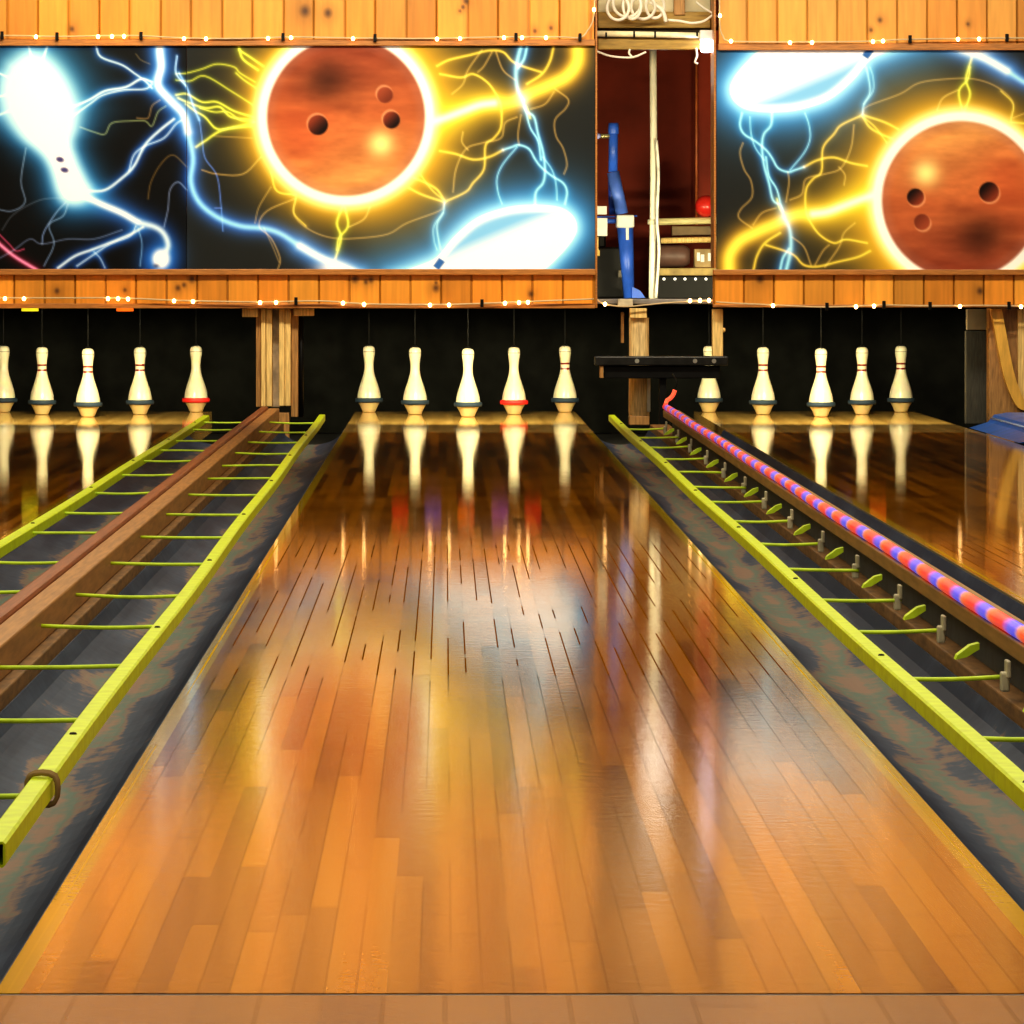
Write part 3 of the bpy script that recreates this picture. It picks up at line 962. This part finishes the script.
pin(3.5, 'c', False, 'navy', 'pin half cut off by the frame edge beyond the brown divider')
pin(42, 'm', True, 'navy', 'neck striped pin next to the half cut off pin')
pin(88, 'h', True, 'navy', 'foremost pin of the lane beyond the brown divider, navy band')
pin(140, 'm', True, 'navy', 'neck striped pin next to the red banded corner pin')
pin(196, 'c', False, 'red', 'dim plain corner pin with a red band beside the twin plank post')
pin(369, 'c', False, 'navy', 'dim plain navy banded corner pin of the wide lane, nearest the twin plank post')
pin(415, 'm', False, 'navy', 'plain navy banded pin between the dim corner and the head pin, wide lane')
pin(468, 'h', False, 'navy', 'foremost plain pin in the middle of the wide lane')
pin(514, 'm', False, 'red', 'bright plain pin with a red band in the wide lane')
pin(565, 'c', True, 'navy', 'corner pin of the wide lane with red neck stripes')
pin(709, 'c', True, 'navy', 'pin partly hidden behind the black metal crossbar')
pin(763, 'm', True, 'navy', 'neck striped pin just past the black metal crossbar')
pin(821, 'h', True, 'navy', 'foremost neck striped pin of the lane beyond the light rope')
pin(862, 'm', True, 'navy', 'neck striped pin second from the curved timber post')
pin(901, 'c', True, 'navy', 'dim neck striped corner pin standing nearest the curved timber post')

# centring cups of the pin machine just behind the fascias
CUPS = [(-60, 'red'), (-15, 'blue'), (30, 'yellow'), (76, 'blue'), (125, 'orange'),
        (400, 'red'), (433, 'blue'), (466, 'orange'), (500, 'violet'), (533, 'red'),
        (742, 'blue'), (776, 'orange'), (810, 'red'), (844, 'blue'), (878, 'orange')]
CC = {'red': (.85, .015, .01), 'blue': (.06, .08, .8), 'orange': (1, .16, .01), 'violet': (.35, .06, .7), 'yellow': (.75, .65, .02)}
CM = {k: mat(k + '_cup_plastic', v, .4, var=.08, emis=(.55 if k in ('blue', 'violet') else 1.1)) for k, v in CC.items()}  # plain plastic, glow added so the cups show in the lane reflection
lane_of = ['beyond the brown divider'] * 5 + ['over the wide lane'] * 5 + ['beyond the light rope'] * 5
first = {}
ORD = ['first', 'second', 'third', 'fourth', 'fifth']
for i, (px, c) in enumerate(CUPS):
    D = 23.4
    x, y, z = P(px, 305 if px in (30, 125) else 301, D)
    prof = [(.0001, .017), (.026, .016), (.034, .008), (.040, -.012), (.0415, -.028), (.039, -.030), (.032, -.01), (.020, .004), (.0001, .006)]
    if c not in first:
        o = first[c] = MB().lathe(prof, 24).build('hanging_pin_cup', CM[c])
    else:
        o = first[c].copy(); COL.objects.link(o)
    o.location = (x, y, z)
    row = (f'over the wide lane, {ORD[i % 5]} from the twin plank post' if 5 <= i < 10 else
           f'beyond the brown divider, {ORD[4 - i % 5]} from the twin plank post' if i < 5 else
           f'beyond the light rope, {ORD[i % 5]} from the crossbar')
    tag(o, f'{c} plastic cup {row}', 'pin cup', 'pin machine cups')
structure(MB().box(-2.9, 3.2, 21.9, 24.3, .530, .536).build('floor_machine_deck', M_black))

# black pit curtain
mb = MB()
xs = np.linspace(-2.9, 3.2, 160)
zs = np.linspace(-.15, .85, 24)
vs = [(x, 24.5 + .03 * math.sin(x * 9 + .7 * math.sin(z * 5)) + .015 * math.sin(x * 23 + z * 3), z) for z in zs for x in xs]
fs = [(j * 160 + i, j * 160 + i + 1, (j + 1) * 160 + i + 1, (j + 1) * 160 + i) for j in range(23) for i in range(159)]
mb.add(vs, fs, True)
o = mb.build('pit_curtain', mat('black_curtain', (.0085, .0090, .0075), .9, var=.4, scale=9, spec=.15))
tag(o, 'black cloth curtain hanging behind all the bowling pins', 'curtain')

# ------------------------------------------------------------------ posts
def vbox(mb, px0, px1, py0, py1, D, dep, c=.003):
    x0, _, z1 = P(px0, py0, D); x1, _, z0 = P(px1, py1, D)
    return mb.box(x0, x1, D, D + dep, z0, z1, c)


DP = 21.06
t = empty('timber_post', (P(277, 0, DP)[0], DP, .05), 'twin plank timber post with two short cross blocks under the fascia', 'timber post', 'timber posts under the masks')
local(t, vbox(MB(), 256, 261, 309, 407, DP + .02, .12)).build('side_plank', M_wood2, t)
local(t, vbox(MB(), 261, 265.6, 309, 406.5, DP, .10)).build('plank', M_wood, t)
local(t, vbox(MB(), 266.2, 272, 309, 406.5, DP + .004, .10)).build('plank', M_wood, t)
local(t, vbox(MB(), 279, 284.6, 309, 406, DP, .10)).build('plank', M_wood, t)
local(t, vbox(MB(), 285.0, 290.6, 309, 406, DP + .006, .10)).build('plank', M_wood, t)
local(t, vbox(MB(), 291, 298, 309, 417, DP + .03, .12)).build('side_plank', M_wood2, t)
local(t, vbox(MB(), 271, 280, 309, 407, DP + .10, .05)).build('core_board', mat('pale_core_board', (.62, .54, .40), .7, var=.45, scale=14), t)
local(t, MB().box(P(259, 0, DP)[0], P(289, 0, DP)[0], DP + .02, DP + .12, -.155, .055, .003)).build('foot_block', M_wood2, t)
local(t, vbox(MB(), 242, 258, 308.6, 317, DP - .01, .05)).build('cross_block', M_wood, t)
local(t, vbox(MB(), 293.5, 314, 308.6, 316, DP - .01, .05)).build('cross_block', M_wood, t)
local(t, MB().tube([P(301, 309, DP + .1), P(301, 417, DP + .1)], .012, 10)).build('conduit', M_black, t)

t = empty('timber_post', (P(640, 0, DP)[0], DP, .02), 'round pale timber post standing behind the black metal crossbar', 'timber post', 'timber posts under the masks')
x, _, zb = P(639.5, 416, DP)
zt = P(0, 318, DP)[2]
local(t, MB().lathe([(.044, 0), (.046, .02), (.044, .15), (.043, .3), (.0435, zt - zb)], 28, (x, DP + .06, zb))).build('shaft', mat('worn_round_timber', (.78, .54, .26), .4, var=.4, scale=6, stretch=(25, 25, 2)), t)
local(t, vbox(MB(), 630, 647, 308.4, 318.2, DP - .005, .10)).build('top_block', M_wood, t)
local(t, vbox(MB(), 647, 650.5, 376, 412, DP + .02, .02)).build('white_strip', mat('white_strip_paint', (.6, .58, .5), .5), t)
local(t, MB().box(x - .044, x + .044, DP + .005, DP + .13, zb - .04, zb + .0, .004)).build('foot', M_wood2, t)
local(t, vbox(MB(), 621, 624, 312, 343, DP + .10, .03)).build('rear_batten', M_wood2, t)

o = vbox(MB(), 712.4, 723, 309, 356.5, DP, .06)
o = o.build('hanging_batten', M_wood, None, P(718, 356, DP))
tag(o, 'short pine batten hanging from the fascia corner down to the black crossbar', 'batten')
MB().ball((0, 0, 0), .010, 10).build('knot_stub', M_wood, o).location = (P(723.5, 330, DP)[0] - o.location.x, .01, P(0, 330, DP)[2] - o.location.z)

t = empty('metal_crossbar', P(658, 378, 20.9), 'black metal crossbar fixed across the round timber post', 'crossbar')
DB = 20.88
local(t, vbox(MB(), 595, 728, 356.5, 365.5, DB, .14, .004)).build('channel', mat('worn_black_steel', (.012, .012, .011), .35, .3, var=.6, scale=20), t)
local(t, vbox(MB(), 604, 720, 366, 378.5, DB + .03, .10, .004)).build('lower_bar', M_black, t)
local(t, vbox(MB(), 600, 603.5, 366, 378, DB + .01, .08, .002)).build('end_tab', M_wood2, t)
local(t, MB().box(P(660, 0, DB)[0], P(667, 0, DB)[0], DB + .06, DB + .11, -.154, P(0, 379, DB)[2], .002)).build('strut', M_black, t)
M_bolt = mat('bright_bolt', (.5, .5, .45), .3, .9)
ch = [c for c in t.children if c.name.startswith('channel')][0]
for bx_ in (637, 695, 714):
    x, y, z = P(bx_, 361, DB)
    local(t, MB().add([(x + .010 * math.cos(a), y - d, z + .010 * math.sin(a)) for d in (0, .005) for a in np.linspace(0, 2 * math.pi, 8, False)],
                      [tuple(range(8, 16))] + [(i, (i + 1) % 8, 8 + (i + 1) % 8, 8 + i) for i in range(8)])).build('bolt', M_bolt, ch)

# curved post, side panel and blue cover past the last lane
t = empty('timber_post', P(1005, 412, DP), 'wide timber post with a curved yellow strip above the blue cover', 'timber post', 'timber posts under the masks')
local(t, vbox(MB(), 989, 1075, 308, 447, DP + .05, .10)).build('back_board', mat('tan_panel', (.36, .20, .07), .55, var=.35, scale=5, stretch=(20, 20, 3)), t)
cv = smooth_path([P(996, 309, DP), P(1000, 330, DP), P(1004, 352, DP), (P(1009, 375, DP)), P(1016, 395, DP), P(1024, 408, DP), P(1036, 412, DP)], sub=5)
mb = MB()
w = .024
vs, fs = [], []
for q in cv:
    vs += [(q[0] - w, DP - .01, q[2]), (q[0] + w, DP - .01, q[2]), (q[0] + w, DP + .05, q[2]), (q[0] - w, DP + .05, q[2])]
for i in range(len(cv) - 1):
    for k in range(4):
        fs.append((i * 4 + k, i * 4 + (k + 1) % 4, i * 4 + 4 + (k + 1) % 4, i * 4 + 4 + k))
fs += [(0, 1, 2, 3), tuple(len(vs) - 4 + k for k in (3, 2, 1, 0))]
local(t, mb.add(vs, fs)).build('curved_strip', mat('yellow_pine_strip', (.72, .42, .08), .4, var=.2, scale=5, stretch=(10, 10, 2)), t)
local(t, vbox(MB(), 1018, 1034, 309, 404, DP + .01, .05)).build('upright_plank', M_wood, t)
local(t, vbox(MB(), 967, 988, 309, 330, 21.3, .05)).build('upper_block', mat('grey_brown_board', (.16, .12, .07), .7, var=.4, scale=8), t)
local(t, vbox(MB(), 966, 988.5, 331, 424, 21.3, .06)).build('dark_side_board', mat('dark_board', (.028, .026, .02), .8, var=.4, scale=9, stretch=(20, 20, 2)), t)

t_ = MB()
Db = 20.4
x0 = 2.262; x1 = P(1100, 0, Db)[0]
z0 = .0005
prof = [(x0 - .03, z0), (x0 + .05, .026), (x0 + .075, .056), (x0 + .13, .066), (x1, .066), (x1, z0)]
t_.prism(prof, 'y', 18.9, 20.7)
o = t_.build('gutter_cover', mat('blue_plastic', (.035, .16, .62), .35, var=.25, scale=8), None, (x0, 18.9, 0))
o.location.z = 0.002
tag(o, 'blue moulded cover at the foot of the curved timber post', 'gutter cover')
MB().tube([(x0 + .062, 18.95, .042), (x0 + .062, 19.8, .042), (x0 + .062, 20.68, .042)], .005, 6).build('pale_seam', mat('pale_seam_plastic', (.4, .55, .8), .4), o).location = (-x0, -18.9, 0)

# ------------------------------------------------------------------ the gap between the masks
DG = 23.3
o = vbox(MB(), 560, 760, -60, 296, 24.2, .03)
o = o.build('maroon_panel', mat('maroon_board', (.11, .015, .006), .6, var=.35, scale=3, spec=.08), None, P(660, 296, 24.2))
tag(o, 'dark maroon board closing the back of the gap between the masks', 'board')
MB().tube([P(696.5, 52, 24.1), P(696.5, 225, 24.1)], .006, 8).build('trim_rod', mat('orange_rod', (.45, .12, .03), .5), o).location = -o.location

vbox(MB(), 697.5, 722, 30, 222, 24.12, .03).build('red_strip', mat('red_strip_board', (.22, .028, .01), .5, var=.35, scale=3, spec=.1), o).location = -o.location
# white pole
o = MB().tube(smooth_path([P(653, 50, 22.6), P(653.5, 120, 22.6), P(653.5, 200, 22.6), P(652, 299, 22.6)], sub=4), .0165, 16).build('pole', mat('white_paint_pole', (.78, .74, .58), .35, var=.12, scale=9, stretch=(6, 6, 1)), None, P(652, 299, 22.6))
tag(o, 'slender white pole standing upright in the gap between the masks', 'pole')
pts = smooth_path([P(656.5, 140, 22.57), P(658.5, 175, 22.57), P(657, 220, 22.56), P(659, 250, 22.56), P(656, 298, 22.57)], sub=6)
MB().tube(pts, .007, 8).build('taped_cable', mat('white_cable', (.8, .78, .68), .5), o).location = -o.location
MB().lathe([(.02, -.012), (.023, -.01), (.023, .01), (.02, .012)], 16, P(652.5, 222, 22.6)).build('collar', M_brk, o).location = -o.location

# blue frame column
M_bluep = mat('blue_paint', (.035, .13, .66), .38, var=.22, scale=12)
M_white = mat('white_plastic', (.82, .82, .76), .4, var=.1)
t = empty('blue_pipe', P(630, 297, DG), 'bright blue painted leaning pipe column with a white joint', 'pipe column')
local(t, MB().tube([P(613.5, 123, DG), P(613, 172, DG)], .0225, 14)).build('upper_pipe', M_bluep, t)
local(t, MB().tube([P(613, 172, DG), P(622, 214, DG)], [.030, .031], 14)).build('middle_pipe', mat('pale_blue_paint', (.08, .17, .62), .4, var=.3, scale=12), t)
local(t, MB().tube([P(625, 226, DG), P(629, 298, DG)], [.040, .026], 14)).build('lower_pipe', M_bluep, t)
local(t, MB().tube([P(612, 173, DG + .05), P(613, 215, DG + .05)], .02, 12)).build('rear_pipe', mat('deep_blue_paint', (.02, .06, .4), .4), t)
local(t, MB().box(P(616, 0, DG)[0], P(634, 0, DG)[0], DG - .05, DG + .05, P(0, 228, DG)[2], P(0, 215, DG)[2], .008)).build('joint', M_white, t)
local(t, MB().tube([P(596, 217, DG - .02), P(637, 216, DG - .02)], .004, 8)).build('cross_rod', M_bluep, t)
local(t, MB().tube([P(596, 221, DG - .01), P(618, 221, DG - .01)], .012, 10)).build('side_pipe', M_bluep, t)
local(t, MB().tube([P(597, 136, DG), P(612, 136, DG)], .011, 10)).build('tap_spout', mat('brass_pipe', (.45, .40, .2), .35, .5), t)
local(t, MB().ball(P(598, 136, DG - .01), .014, 10)).build('tap_end', mat('lilac_plug', (.4, .42, .9), .4), t)
local(t, MB().lathe([(.0001, .02), (.023, .018), (.0255, 0), (.0255, -.03), (.0235, -.034)], 14, P(613.5, 127, DG))).build('pipe_cap', M_bluep, t)
x, y, z = P(636, 298, DG)
local(t, MB().prism([(x - .02, z), (x + .045, z), (x + .02, z + .035), (x - .02, z + .055)], 'y', DG - .03, DG + .03)).build('foot_gusset', M_bluep, t)
local(t, MB().box(P(625.5, 0, DG)[0], P(628.5, 0, DG)[0], DG - .043, DG - .030, P(0, 240, DG)[2], P(0, 228, DG)[2], .002)).build('white_tape', M_white, t)

# white fittings + black machine behind
t = empty('switch_box', P(601, 243, 23.1), 'white plastic switch box at the mask edge beside the blue pipe', 'switch box')
local(t, vbox(MB(), 594, 607, 206, 214.5, 23.1, .06)).build('cover', M_white, t)
local(t, vbox(MB(), 594, 607.5, 218, 236, 23.1, .06)).build('body', M_white, t)
local(t, vbox(MB(), 594, 600, 250, 256, 23.1, .04)).build('cable_gland', mat('amber_gland', (.5, .33, .07), .5), t)
local(t, vbox(MB(), 594, 598.5, 237, 256, 23.12, .03)).build('conduit', M_wood, t)

t = empty('pin_machine', P(610, 299, 23.5), 'black pin machine housing low behind the blue pipe', 'machine')
local(t, vbox(MB(), 588, 634, 247, 298.6, 23.55, .3, .01)).build('housing', M_black, t)
local(t, vbox(MB(), 599, 606, 232, 248, 23.6, .12, .01)).build('stack', M_black, t)
local(t, vbox(MB(), 618, 634, 270, 278, 23.5, .05, .004)).build('plate', mat('dull_plate', (.10, .09, .07), .5, .3), t)

# shelf rack with bars, ball and boxes
t = empty('wooden_rack', P(690, 275, DG), 'pale wooden rack of bars behind the white pole', 'rack')
for j, (a, b, cx0) in enumerate(((217, 224.5, 659), (236.5, 243, 661))):
    mb = MB()
    mb.tube([P(cx0, (a + b) / 2 + 1, DG), P(725, (a + b) / 2 - .5, DG)], .0165 if j == 0 else .014, 12)
    local(t, mb).build('bar', mat('pale_rack_bar', (.68, .60, .30), .45, var=.3, scale=8, stretch=(2, 20, 20)) if j == 0 else M_wood, t)
local(t, vbox(MB(), 657, 725, 268, 275.5, DG - .04, .12, .004)).build('shelf', mat('dull_shelf', (.35, .25, .08), .6, var=.4), t)
local(t, vbox(MB(), 716, 722, 214, 276, DG + .02, .05, .003)).build('upright', M_wood2, t)
local(t, vbox(MB(), 672, 722, 226, 236, DG + .10, .04, .004)).build('rear_slat', mat('dark_slat', (.16, .10, .04), .6), t)
o = MB().lathe([(max(1e-4, .052 * math.sin(math.pi * i / 20)), -.052 * math.cos(math.pi * i / 20)) for i in range(21)], 24).build('bowling_ball', mat('red_ball', (.62, .03, .02), .25, var=.1))
x, y, z = P(706, 217, DG)
o.location = (x, y, z + .052)
tag(o, 'small red bowling ball resting on the top bar of the wooden rack', 'bowling ball')
t = empty('storage_drum', P(675, 268, DG), 'dull purple brown drum lying on the rack shelf', 'drum')
xa, _, zc = P(652, 256, DG + .03); xb = P(690, 256, DG)[0]
vs = MB().tube([(xa, DG + .03, zc), (xb - .03, DG + .03, zc), (xb - .012, DG + .03, zc), (xb, DG + .03, zc)], [.052, .052, .045, .034], 18)
local(t, vs).build('shell', mat('mauve_drum', (.13, .07, .055), .5, var=.35, scale=10), t)
t = empty('parts_box', P(703, 268, DG), 'small pale box with white labels on the rack shelf', 'box')
local(t, vbox(MB(), 694.5, 716, 249, 267.5, DG - .02, .09, .004)).build('carton', mat('tan_carton', (.36, .25, .11), .7, var=.3), t); carton = t.children[-1]
local(t, vbox(MB(), 697, 700, 252.5, 261, DG - .024, .004, .0005).box(P(700.5, 0, DG)[0], P(704, 0, DG)[0], DG - .024, DG - .02, P(0, 262, DG)[2], P(0, 254.5, DG)[2])).build('label', M_white, carton)
local(t, vbox(MB(), 708, 711, 253, 261, DG - .024, .004, .0005)).build('label', M_white, carton)
t = empty('indicator_unit', P(688, 299, 23.2), 'black unit with a row of five small white lights below the rack', 'indicator unit')
local(t, vbox(MB(), 657, 722, 276, 298.8, 23.22, .2, .005)).build('case', M_black, t)
M_led = mat('white_led', (1, .97, .85), .4, emis=2.0, ecol=(1, .95, .8))
for px in (664, 675, 685, 695.5, 706):
    x, y, z = P(px, 279, 23.215)
    local(t, MB().ball((x, y, z), .0062, 10)).build('light', M_led, t)

# grey plate closing the gap at fascia level
t = empty('bridge_plate', P(650, 305, 21.15), 'thin grey plate bridging the gap at fascia level above the round post', 'plate')
local(t, vbox(MB(), 597, 713, 299.3, 304, 21.1, .5, .003)).build('plate', mat('grey_plate', (.23, .21, .19), .45, .3, var=.4, scale=10), t)
local(t, vbox(MB(), 618, 633, 299, 306, 21.06, .04, .003)).build('cream_patch', mat('cream_patch', (.6, .52, .36), .6, var=.3), t)

# top of the gap: valance boards, tube light, lamp, cord coil
DV = 21.2
t = empty('valance_board', P(655, 48, DV), 'stained yellow boards bridging the top of the gap between the headers', 'valance')
M_val = mat('stained_yellow_board', (.34, .21, .035), .55, var=.3, scale=4, stretch=(3, 12, 25))
local(t, vbox(MB(), 598, 710.5, 12, 28, DV + .02, .05)).build('upper_board', M_val, t)
local(t, vbox(MB(), 598, 710.5, 38, 49.5, DV, .05)).build('lower_board', M_val, t)
local(t, vbox(MB(), 598, 710.5, 28, 38, DV + .045, .02)).build('shadow_gap', mat('dark_recess', (.05, .03, .012), .8), t)
local(t, vbox(MB(), 598, 710.5, -235, -22, DV + .10, .04)).build('plank_board', mat('upper_pine_board', (.7, .34, .07), .5, var=.25, scale=5, stretch=(25, 20, 2)), t)
local(t, vbox(MB(), 598, 710.5, -22, 12, DV + .10, .04)).build('pale_board', mat('cream_panel', (.70, .62, .38), .6, var=.2, scale=6), t)
local(t, vbox(MB(), 674, 685, -30, 15, DV + .01, .06)).build('wood_stub', M_wood2, t)
t = empty('tube_light', P(655, 36, DV - .03), 'cream tube fitting fixed along the valance at the top of the gap', 'tube light')
local(t, MB().tube([P(597, 33.5, DV - .02), P(706, 35.5, DV - .02)], .0125, 12)).build('tube', mat('cream_tube', (.85, .74, .46), .35, emis=.15, ecol=(.9, .75, .4)), t)
for px in (606, 634, 655, 697):
    x, y, z = P(px, 34.5, DV - .02)
    local(t, MB().tube([(x - .004, y, z), (x + .004, y, z)], .0145, 12)).build('clip', M_black, t)
t = empty('flood_lamp', P(711, 52, DV - .05), 'small glaring white violet lamp in the top corner of the gap', 'lamp')
local(t, vbox(MB(), 700, 713, 30, 40, DV - .07, .07, .004)).build('housing', M_white, t)
local(t, vbox(MB(), 701, 713.2, 40.5, 52, DV - .08, .07, .012)).build('lens', mat('violet_white_glow', (.9, .85, 1), .3, emis=9.0, ecol=(.92, .84, 1)), t)

M_cable = mat('white_cord', (.85, .80, .66), .5, var=.08)
mb = MB()
DC = DV - .06
for cx, cy, rx, ry, ph in ((618, 8, 11, 12, .2), (632, 6, 9, 13, 1.4), (643, 7, 12, 12, 2.6), (627, 3, 14, 14, 4.0), (655, 6, 9, 12, 3.3)):
    pts = []
    for k in range(21):
        a = ph + 2 * math.pi * k / 20 * 1.05
        x, y, z = P(cx + rx * math.cos(a), cy + ry * math.sin(a), DC - .02 * math.sin(a + ph))
        pts.append((x, y, z))
    mb.tube(smooth_path(pts, sub=2), .0070, 8)
mb.tube(smooth_path([P(650, 2, DC), P(660, 8, DC), P(664, 14, DC), P(666, 22, DC)], sub=5), .0085, 8)
mb.tube(smooth_path([P(668, 20, DC), P(680, 21, DC), P(692, 23, DC), P(704, 21, DC), P(714, 14, DC)], sub=5), .0055, 8)
o = mb.build('cord_coil', M_cable, None, P(635, 20, DC))
tag(o, 'bundle of looped white cord tied at the top of the gap', 'cord coil')
o = MB().tube(smooth_path([P(696, 2, DC), P(704, 8, DC), P(714, 14, DC), P(718, 17, DC)], sub=5), .0045, 8).build('cable', M_cable, None, P(706, 10, DC))
tag(o, 'short white cable slanting down to the header edge beside the lamp', 'cable', 'loose white cables')
o = MB().tube(smooth_path([P(596, 51, DV - .02), P(608, 55.5, DV - .02), P(622, 57.5, DV - .02), P(634, 57, DV - .02), P(646, 52, DV - .01)], sub=5).tolist(), .0048, 8)
o.tube(smooth_path([P(630, 49, DV - .02), P(629, 53, DV - .02), P(632, 57, DV - .02)], sub=5), .0048, 8)
o = o.build('cable', M_cable, None, P(622, 57, DV))
tag(o, 'white cable sagging below the valance beside the white pole', 'cable', 'loose white cables')
o = MB().tube(smooth_path([P(696, 48, DV - .02), P(697, 56, DV - .02), P(695, 62, DV - .02), P(698, 64, DV - .02)], sub=5), .0050, 8).build('hanging_cable', M_cable, None, P(696, 64, DV))
tag(o, 'short hooked cable end dangling under the valance near the lamp', 'cable', 'loose white cables')

# ------------------------------------------------------------------ string lights
M_wire = mat('cream_wire', (.62, .47, .26), .5, var=.1)
M_bulb = mat('warm_bulb', (1, .85, .55), .3, emis=14.0, ecol=(1, .56, .20))
M_clip = M_black


def string(label, path, bulbs, clips, D=DM - .034, r=.0038, br=.0078):
    p3 = [P(a, b, D) for a, b in path]
    loc = p3[0]
    o = MB().tube(smooth_path(p3, sub=6), r, 6).build('string_lights', M_wire, None, loc)
    tag(o, label, 'string lights', 'warm white string lights')
    bm = None
    xs = [a for a, b in path]; ys = [b for a, b in path]
    mono = all(b > a for a, b in zip(xs, xs[1:]))
    for bx_ in bulbs:
        by_ = bx_[1] if isinstance(bx_, tuple) else np.interp(bx_, xs, ys) + 1.0
        bxx = bx_[0] if isinstance(bx_, tuple) else bx_
        q = P(bxx, by_, D - .008)
        if bm is None:
            b_ = MB().lathe([(.0001, -br), (br * .6, -br * .85), (br, -.1 * br), (br * .8, br * .8), (br * .45, br * 1.3)], 12).build('bulb', M_bulb, o)
            bm = b_
        else:
            b_ = bm.copy(); COL.objects.link(b_); b_.parent = o
        b_.location = (q[0] - loc[0], q[1] - loc[1], q[2] - loc[2])
    for c in clips:
        cy = np.interp(c, xs, ys)
        q = P(c, cy, D)
        MB().box(q[0] - .007, q[0] + .007, D - .010, D + .010, q[2] - .016, q[2] + .018, .002).build('clip', M_clip, o).location = (-loc[0], -loc[1], -loc[2])
    return o


string('string lights along the top of the mural with the upright glowing pin',
       [(-130, 36), (0, 35.5), (60, 36.5), (130, 35.5), (185, 38), (240, 38.5), (290, 37), (350, 38), (430, 38.5), (500, 37), (560, 37), (580, 37.5), (588, 30), (593, 20), (594.5, 6), (594.8, -20)],
       [-90, -60, 36, 98, 112, 124, 184, 206, 268, 291, 353, 437, 460, 504, 522, 546, (594, 10), (594.4, -8)], [2, 57, 141, 283, 375, 516, 580])
string('string lights along the bottom of the fascia under the upright glowing pin',
       [(-130, 299), (0, 298), (60, 298), (120, 298), (180, 300.5), (260, 302), (320, 301), (370, 304), (440, 304.5), (480, 303.5), (530, 301.5), (594, 299)],
       [-80, -50, 5, 24, 108, 118, 128, 174, 193, 260, 276, 343, 364, 430, 449, 505, 519, 528], [296, 482])
string('string lights along the top of the mural with the low ball',
       [(719.5, -20), (719.6, 6), (720, 26), (723, 36), (731, 41), (780, 42), (860, 41.5), (900, 39.5), (960, 38.5), (1024, 38), (1125, 39)],
       [(720, 16), (731, 41.5), 790, 812, 873, 883, 958, 979, 1070], [910, 1007])
string('string lights along the bottom of the fascia under the low ball',
       [(716, 302), (740, 303.5), (775, 305), (820, 307), (858, 306), (884, 305), (930, 306), (980, 305.5), (1024, 306), (1125, 305)],
       [773, 856, 874, 960, 1021, 1060], [827, 884, 930, 1009])
string('string light wire sagging across the gap under the grey plate',
       [(596, 299), (602, 303), (612, 305.5), (628, 306.5), (645, 305), (665, 303), (690, 301.5), (714, 300.5)],
       [(605, 304.5), (690, 301), (700, 300.8), (709, 300.6)], [], DM + .02)

# ------------------------------------------------------------------ lights
def area(name, loc, target, sx, sy, energy, col, spread=None):
    l = bpy.data.lights.new(name, 'AREA')
    l.shape = 'RECTANGLE'; l.size = sx; l.size_y = sy
    l.energy = energy; l.color = col
    if spread:
        l.spread = spread
    o = bpy.data.objects.new(name, l)
    COL.objects.link(o)
    o.location = loc
    from mathutils import Vector
    d = Vector(target) - Vector(loc)
    o.rotation_euler = d.to_track_quat('-Z', 'Y').to_euler()
    return o


def spot(name, loc, target, energy, col, angle, blend=.6, r=.05):
    l = bpy.data.lights.new(name, 'SPOT')
    l.energy = energy; l.color = col; l.spot_size = math.radians(angle); l.spot_blend = blend
    l.shadow_soft_size = r
    o = bpy.data.objects.new(name, l)
    COL.objects.link(o)
    o.location = loc
    from mathutils import Vector
    o.rotation_euler = (Vector(target) - Vector(loc)).to_track_quat('-Z', 'Y').to_euler()
    return o


area('lane_ceiling_light', (0, 10.0, 2.9), (0, 10.0, 0), 5, 13, 315, (1, .90, .66))
area('approach_ceiling_light', (0, 0.5, 2.9), (0, 1.5, 0), 5, 3, 26, (1, .88, .68))
area('mask_wash_light', (0.2, 18.4, 2.85), (.2, 21, 1.15), 5.2, .25, 86, (1, .89, .68), math.radians(120))
spot('header_spot', (P(75, 0, 20)[0], 20.1, 2.55), (P(75, -10, DM)[0], DM, 1.85), 40, (1, .68, .16), 50, .9)
for i, x in enumerate(LX):
    area('pit_light', (x, 21.12, .575), (x, 22.5, .14), .35, .06, 30, (1, .88, .55), math.radians(150))
spot('flood_beam', P(709, 54, 21.2), P(709, 120, 24.1), 6, (1, .82, .75), 70, .8)
l = bpy.data.lights.new('gap_light', 'POINT'); l.energy = .9; l.color = (1, .93, .8); l.shadow_soft_size = .08
o = bpy.data.objects.new('gap_light', l); COL.objects.link(o); o.location = (P(655, 90, 21.6)[0], 21.6, 1.55)

w = bpy.data.worlds.new('World'); S.world = w
w.use_nodes = True
w.node_tree.nodes['Background'].inputs['Color'].default_value = (1, .86, .66, 1)
w.node_tree.nodes['Background'].inputs['Strength'].default_value = .35

# ------------------------------------------------------------------ camera
cam = bpy.data.cameras.new('Camera')
cam.sensor_fit = 'HORIZONTAL'; cam.sensor_width = 36.0
cam.lens = F / 1024 * 36.0
cam.shift_x = (512 - PX) / 1024
cam.shift_y = -(512 - PY) / 1024
cam.clip_end = 100
co = bpy.data.objects.new('Camera', cam)
COL.objects.link(co)
co.location = (0, 0, H)
co.rotation_euler = (math.radians(90), 0, 0)
S.camera = co
S.view_settings.view_transform = 'Standard'
S.view_settings.look = 'Medium High Contrast'
S.view_settings.exposure = 0.0
S.cycles.use_denoising = True
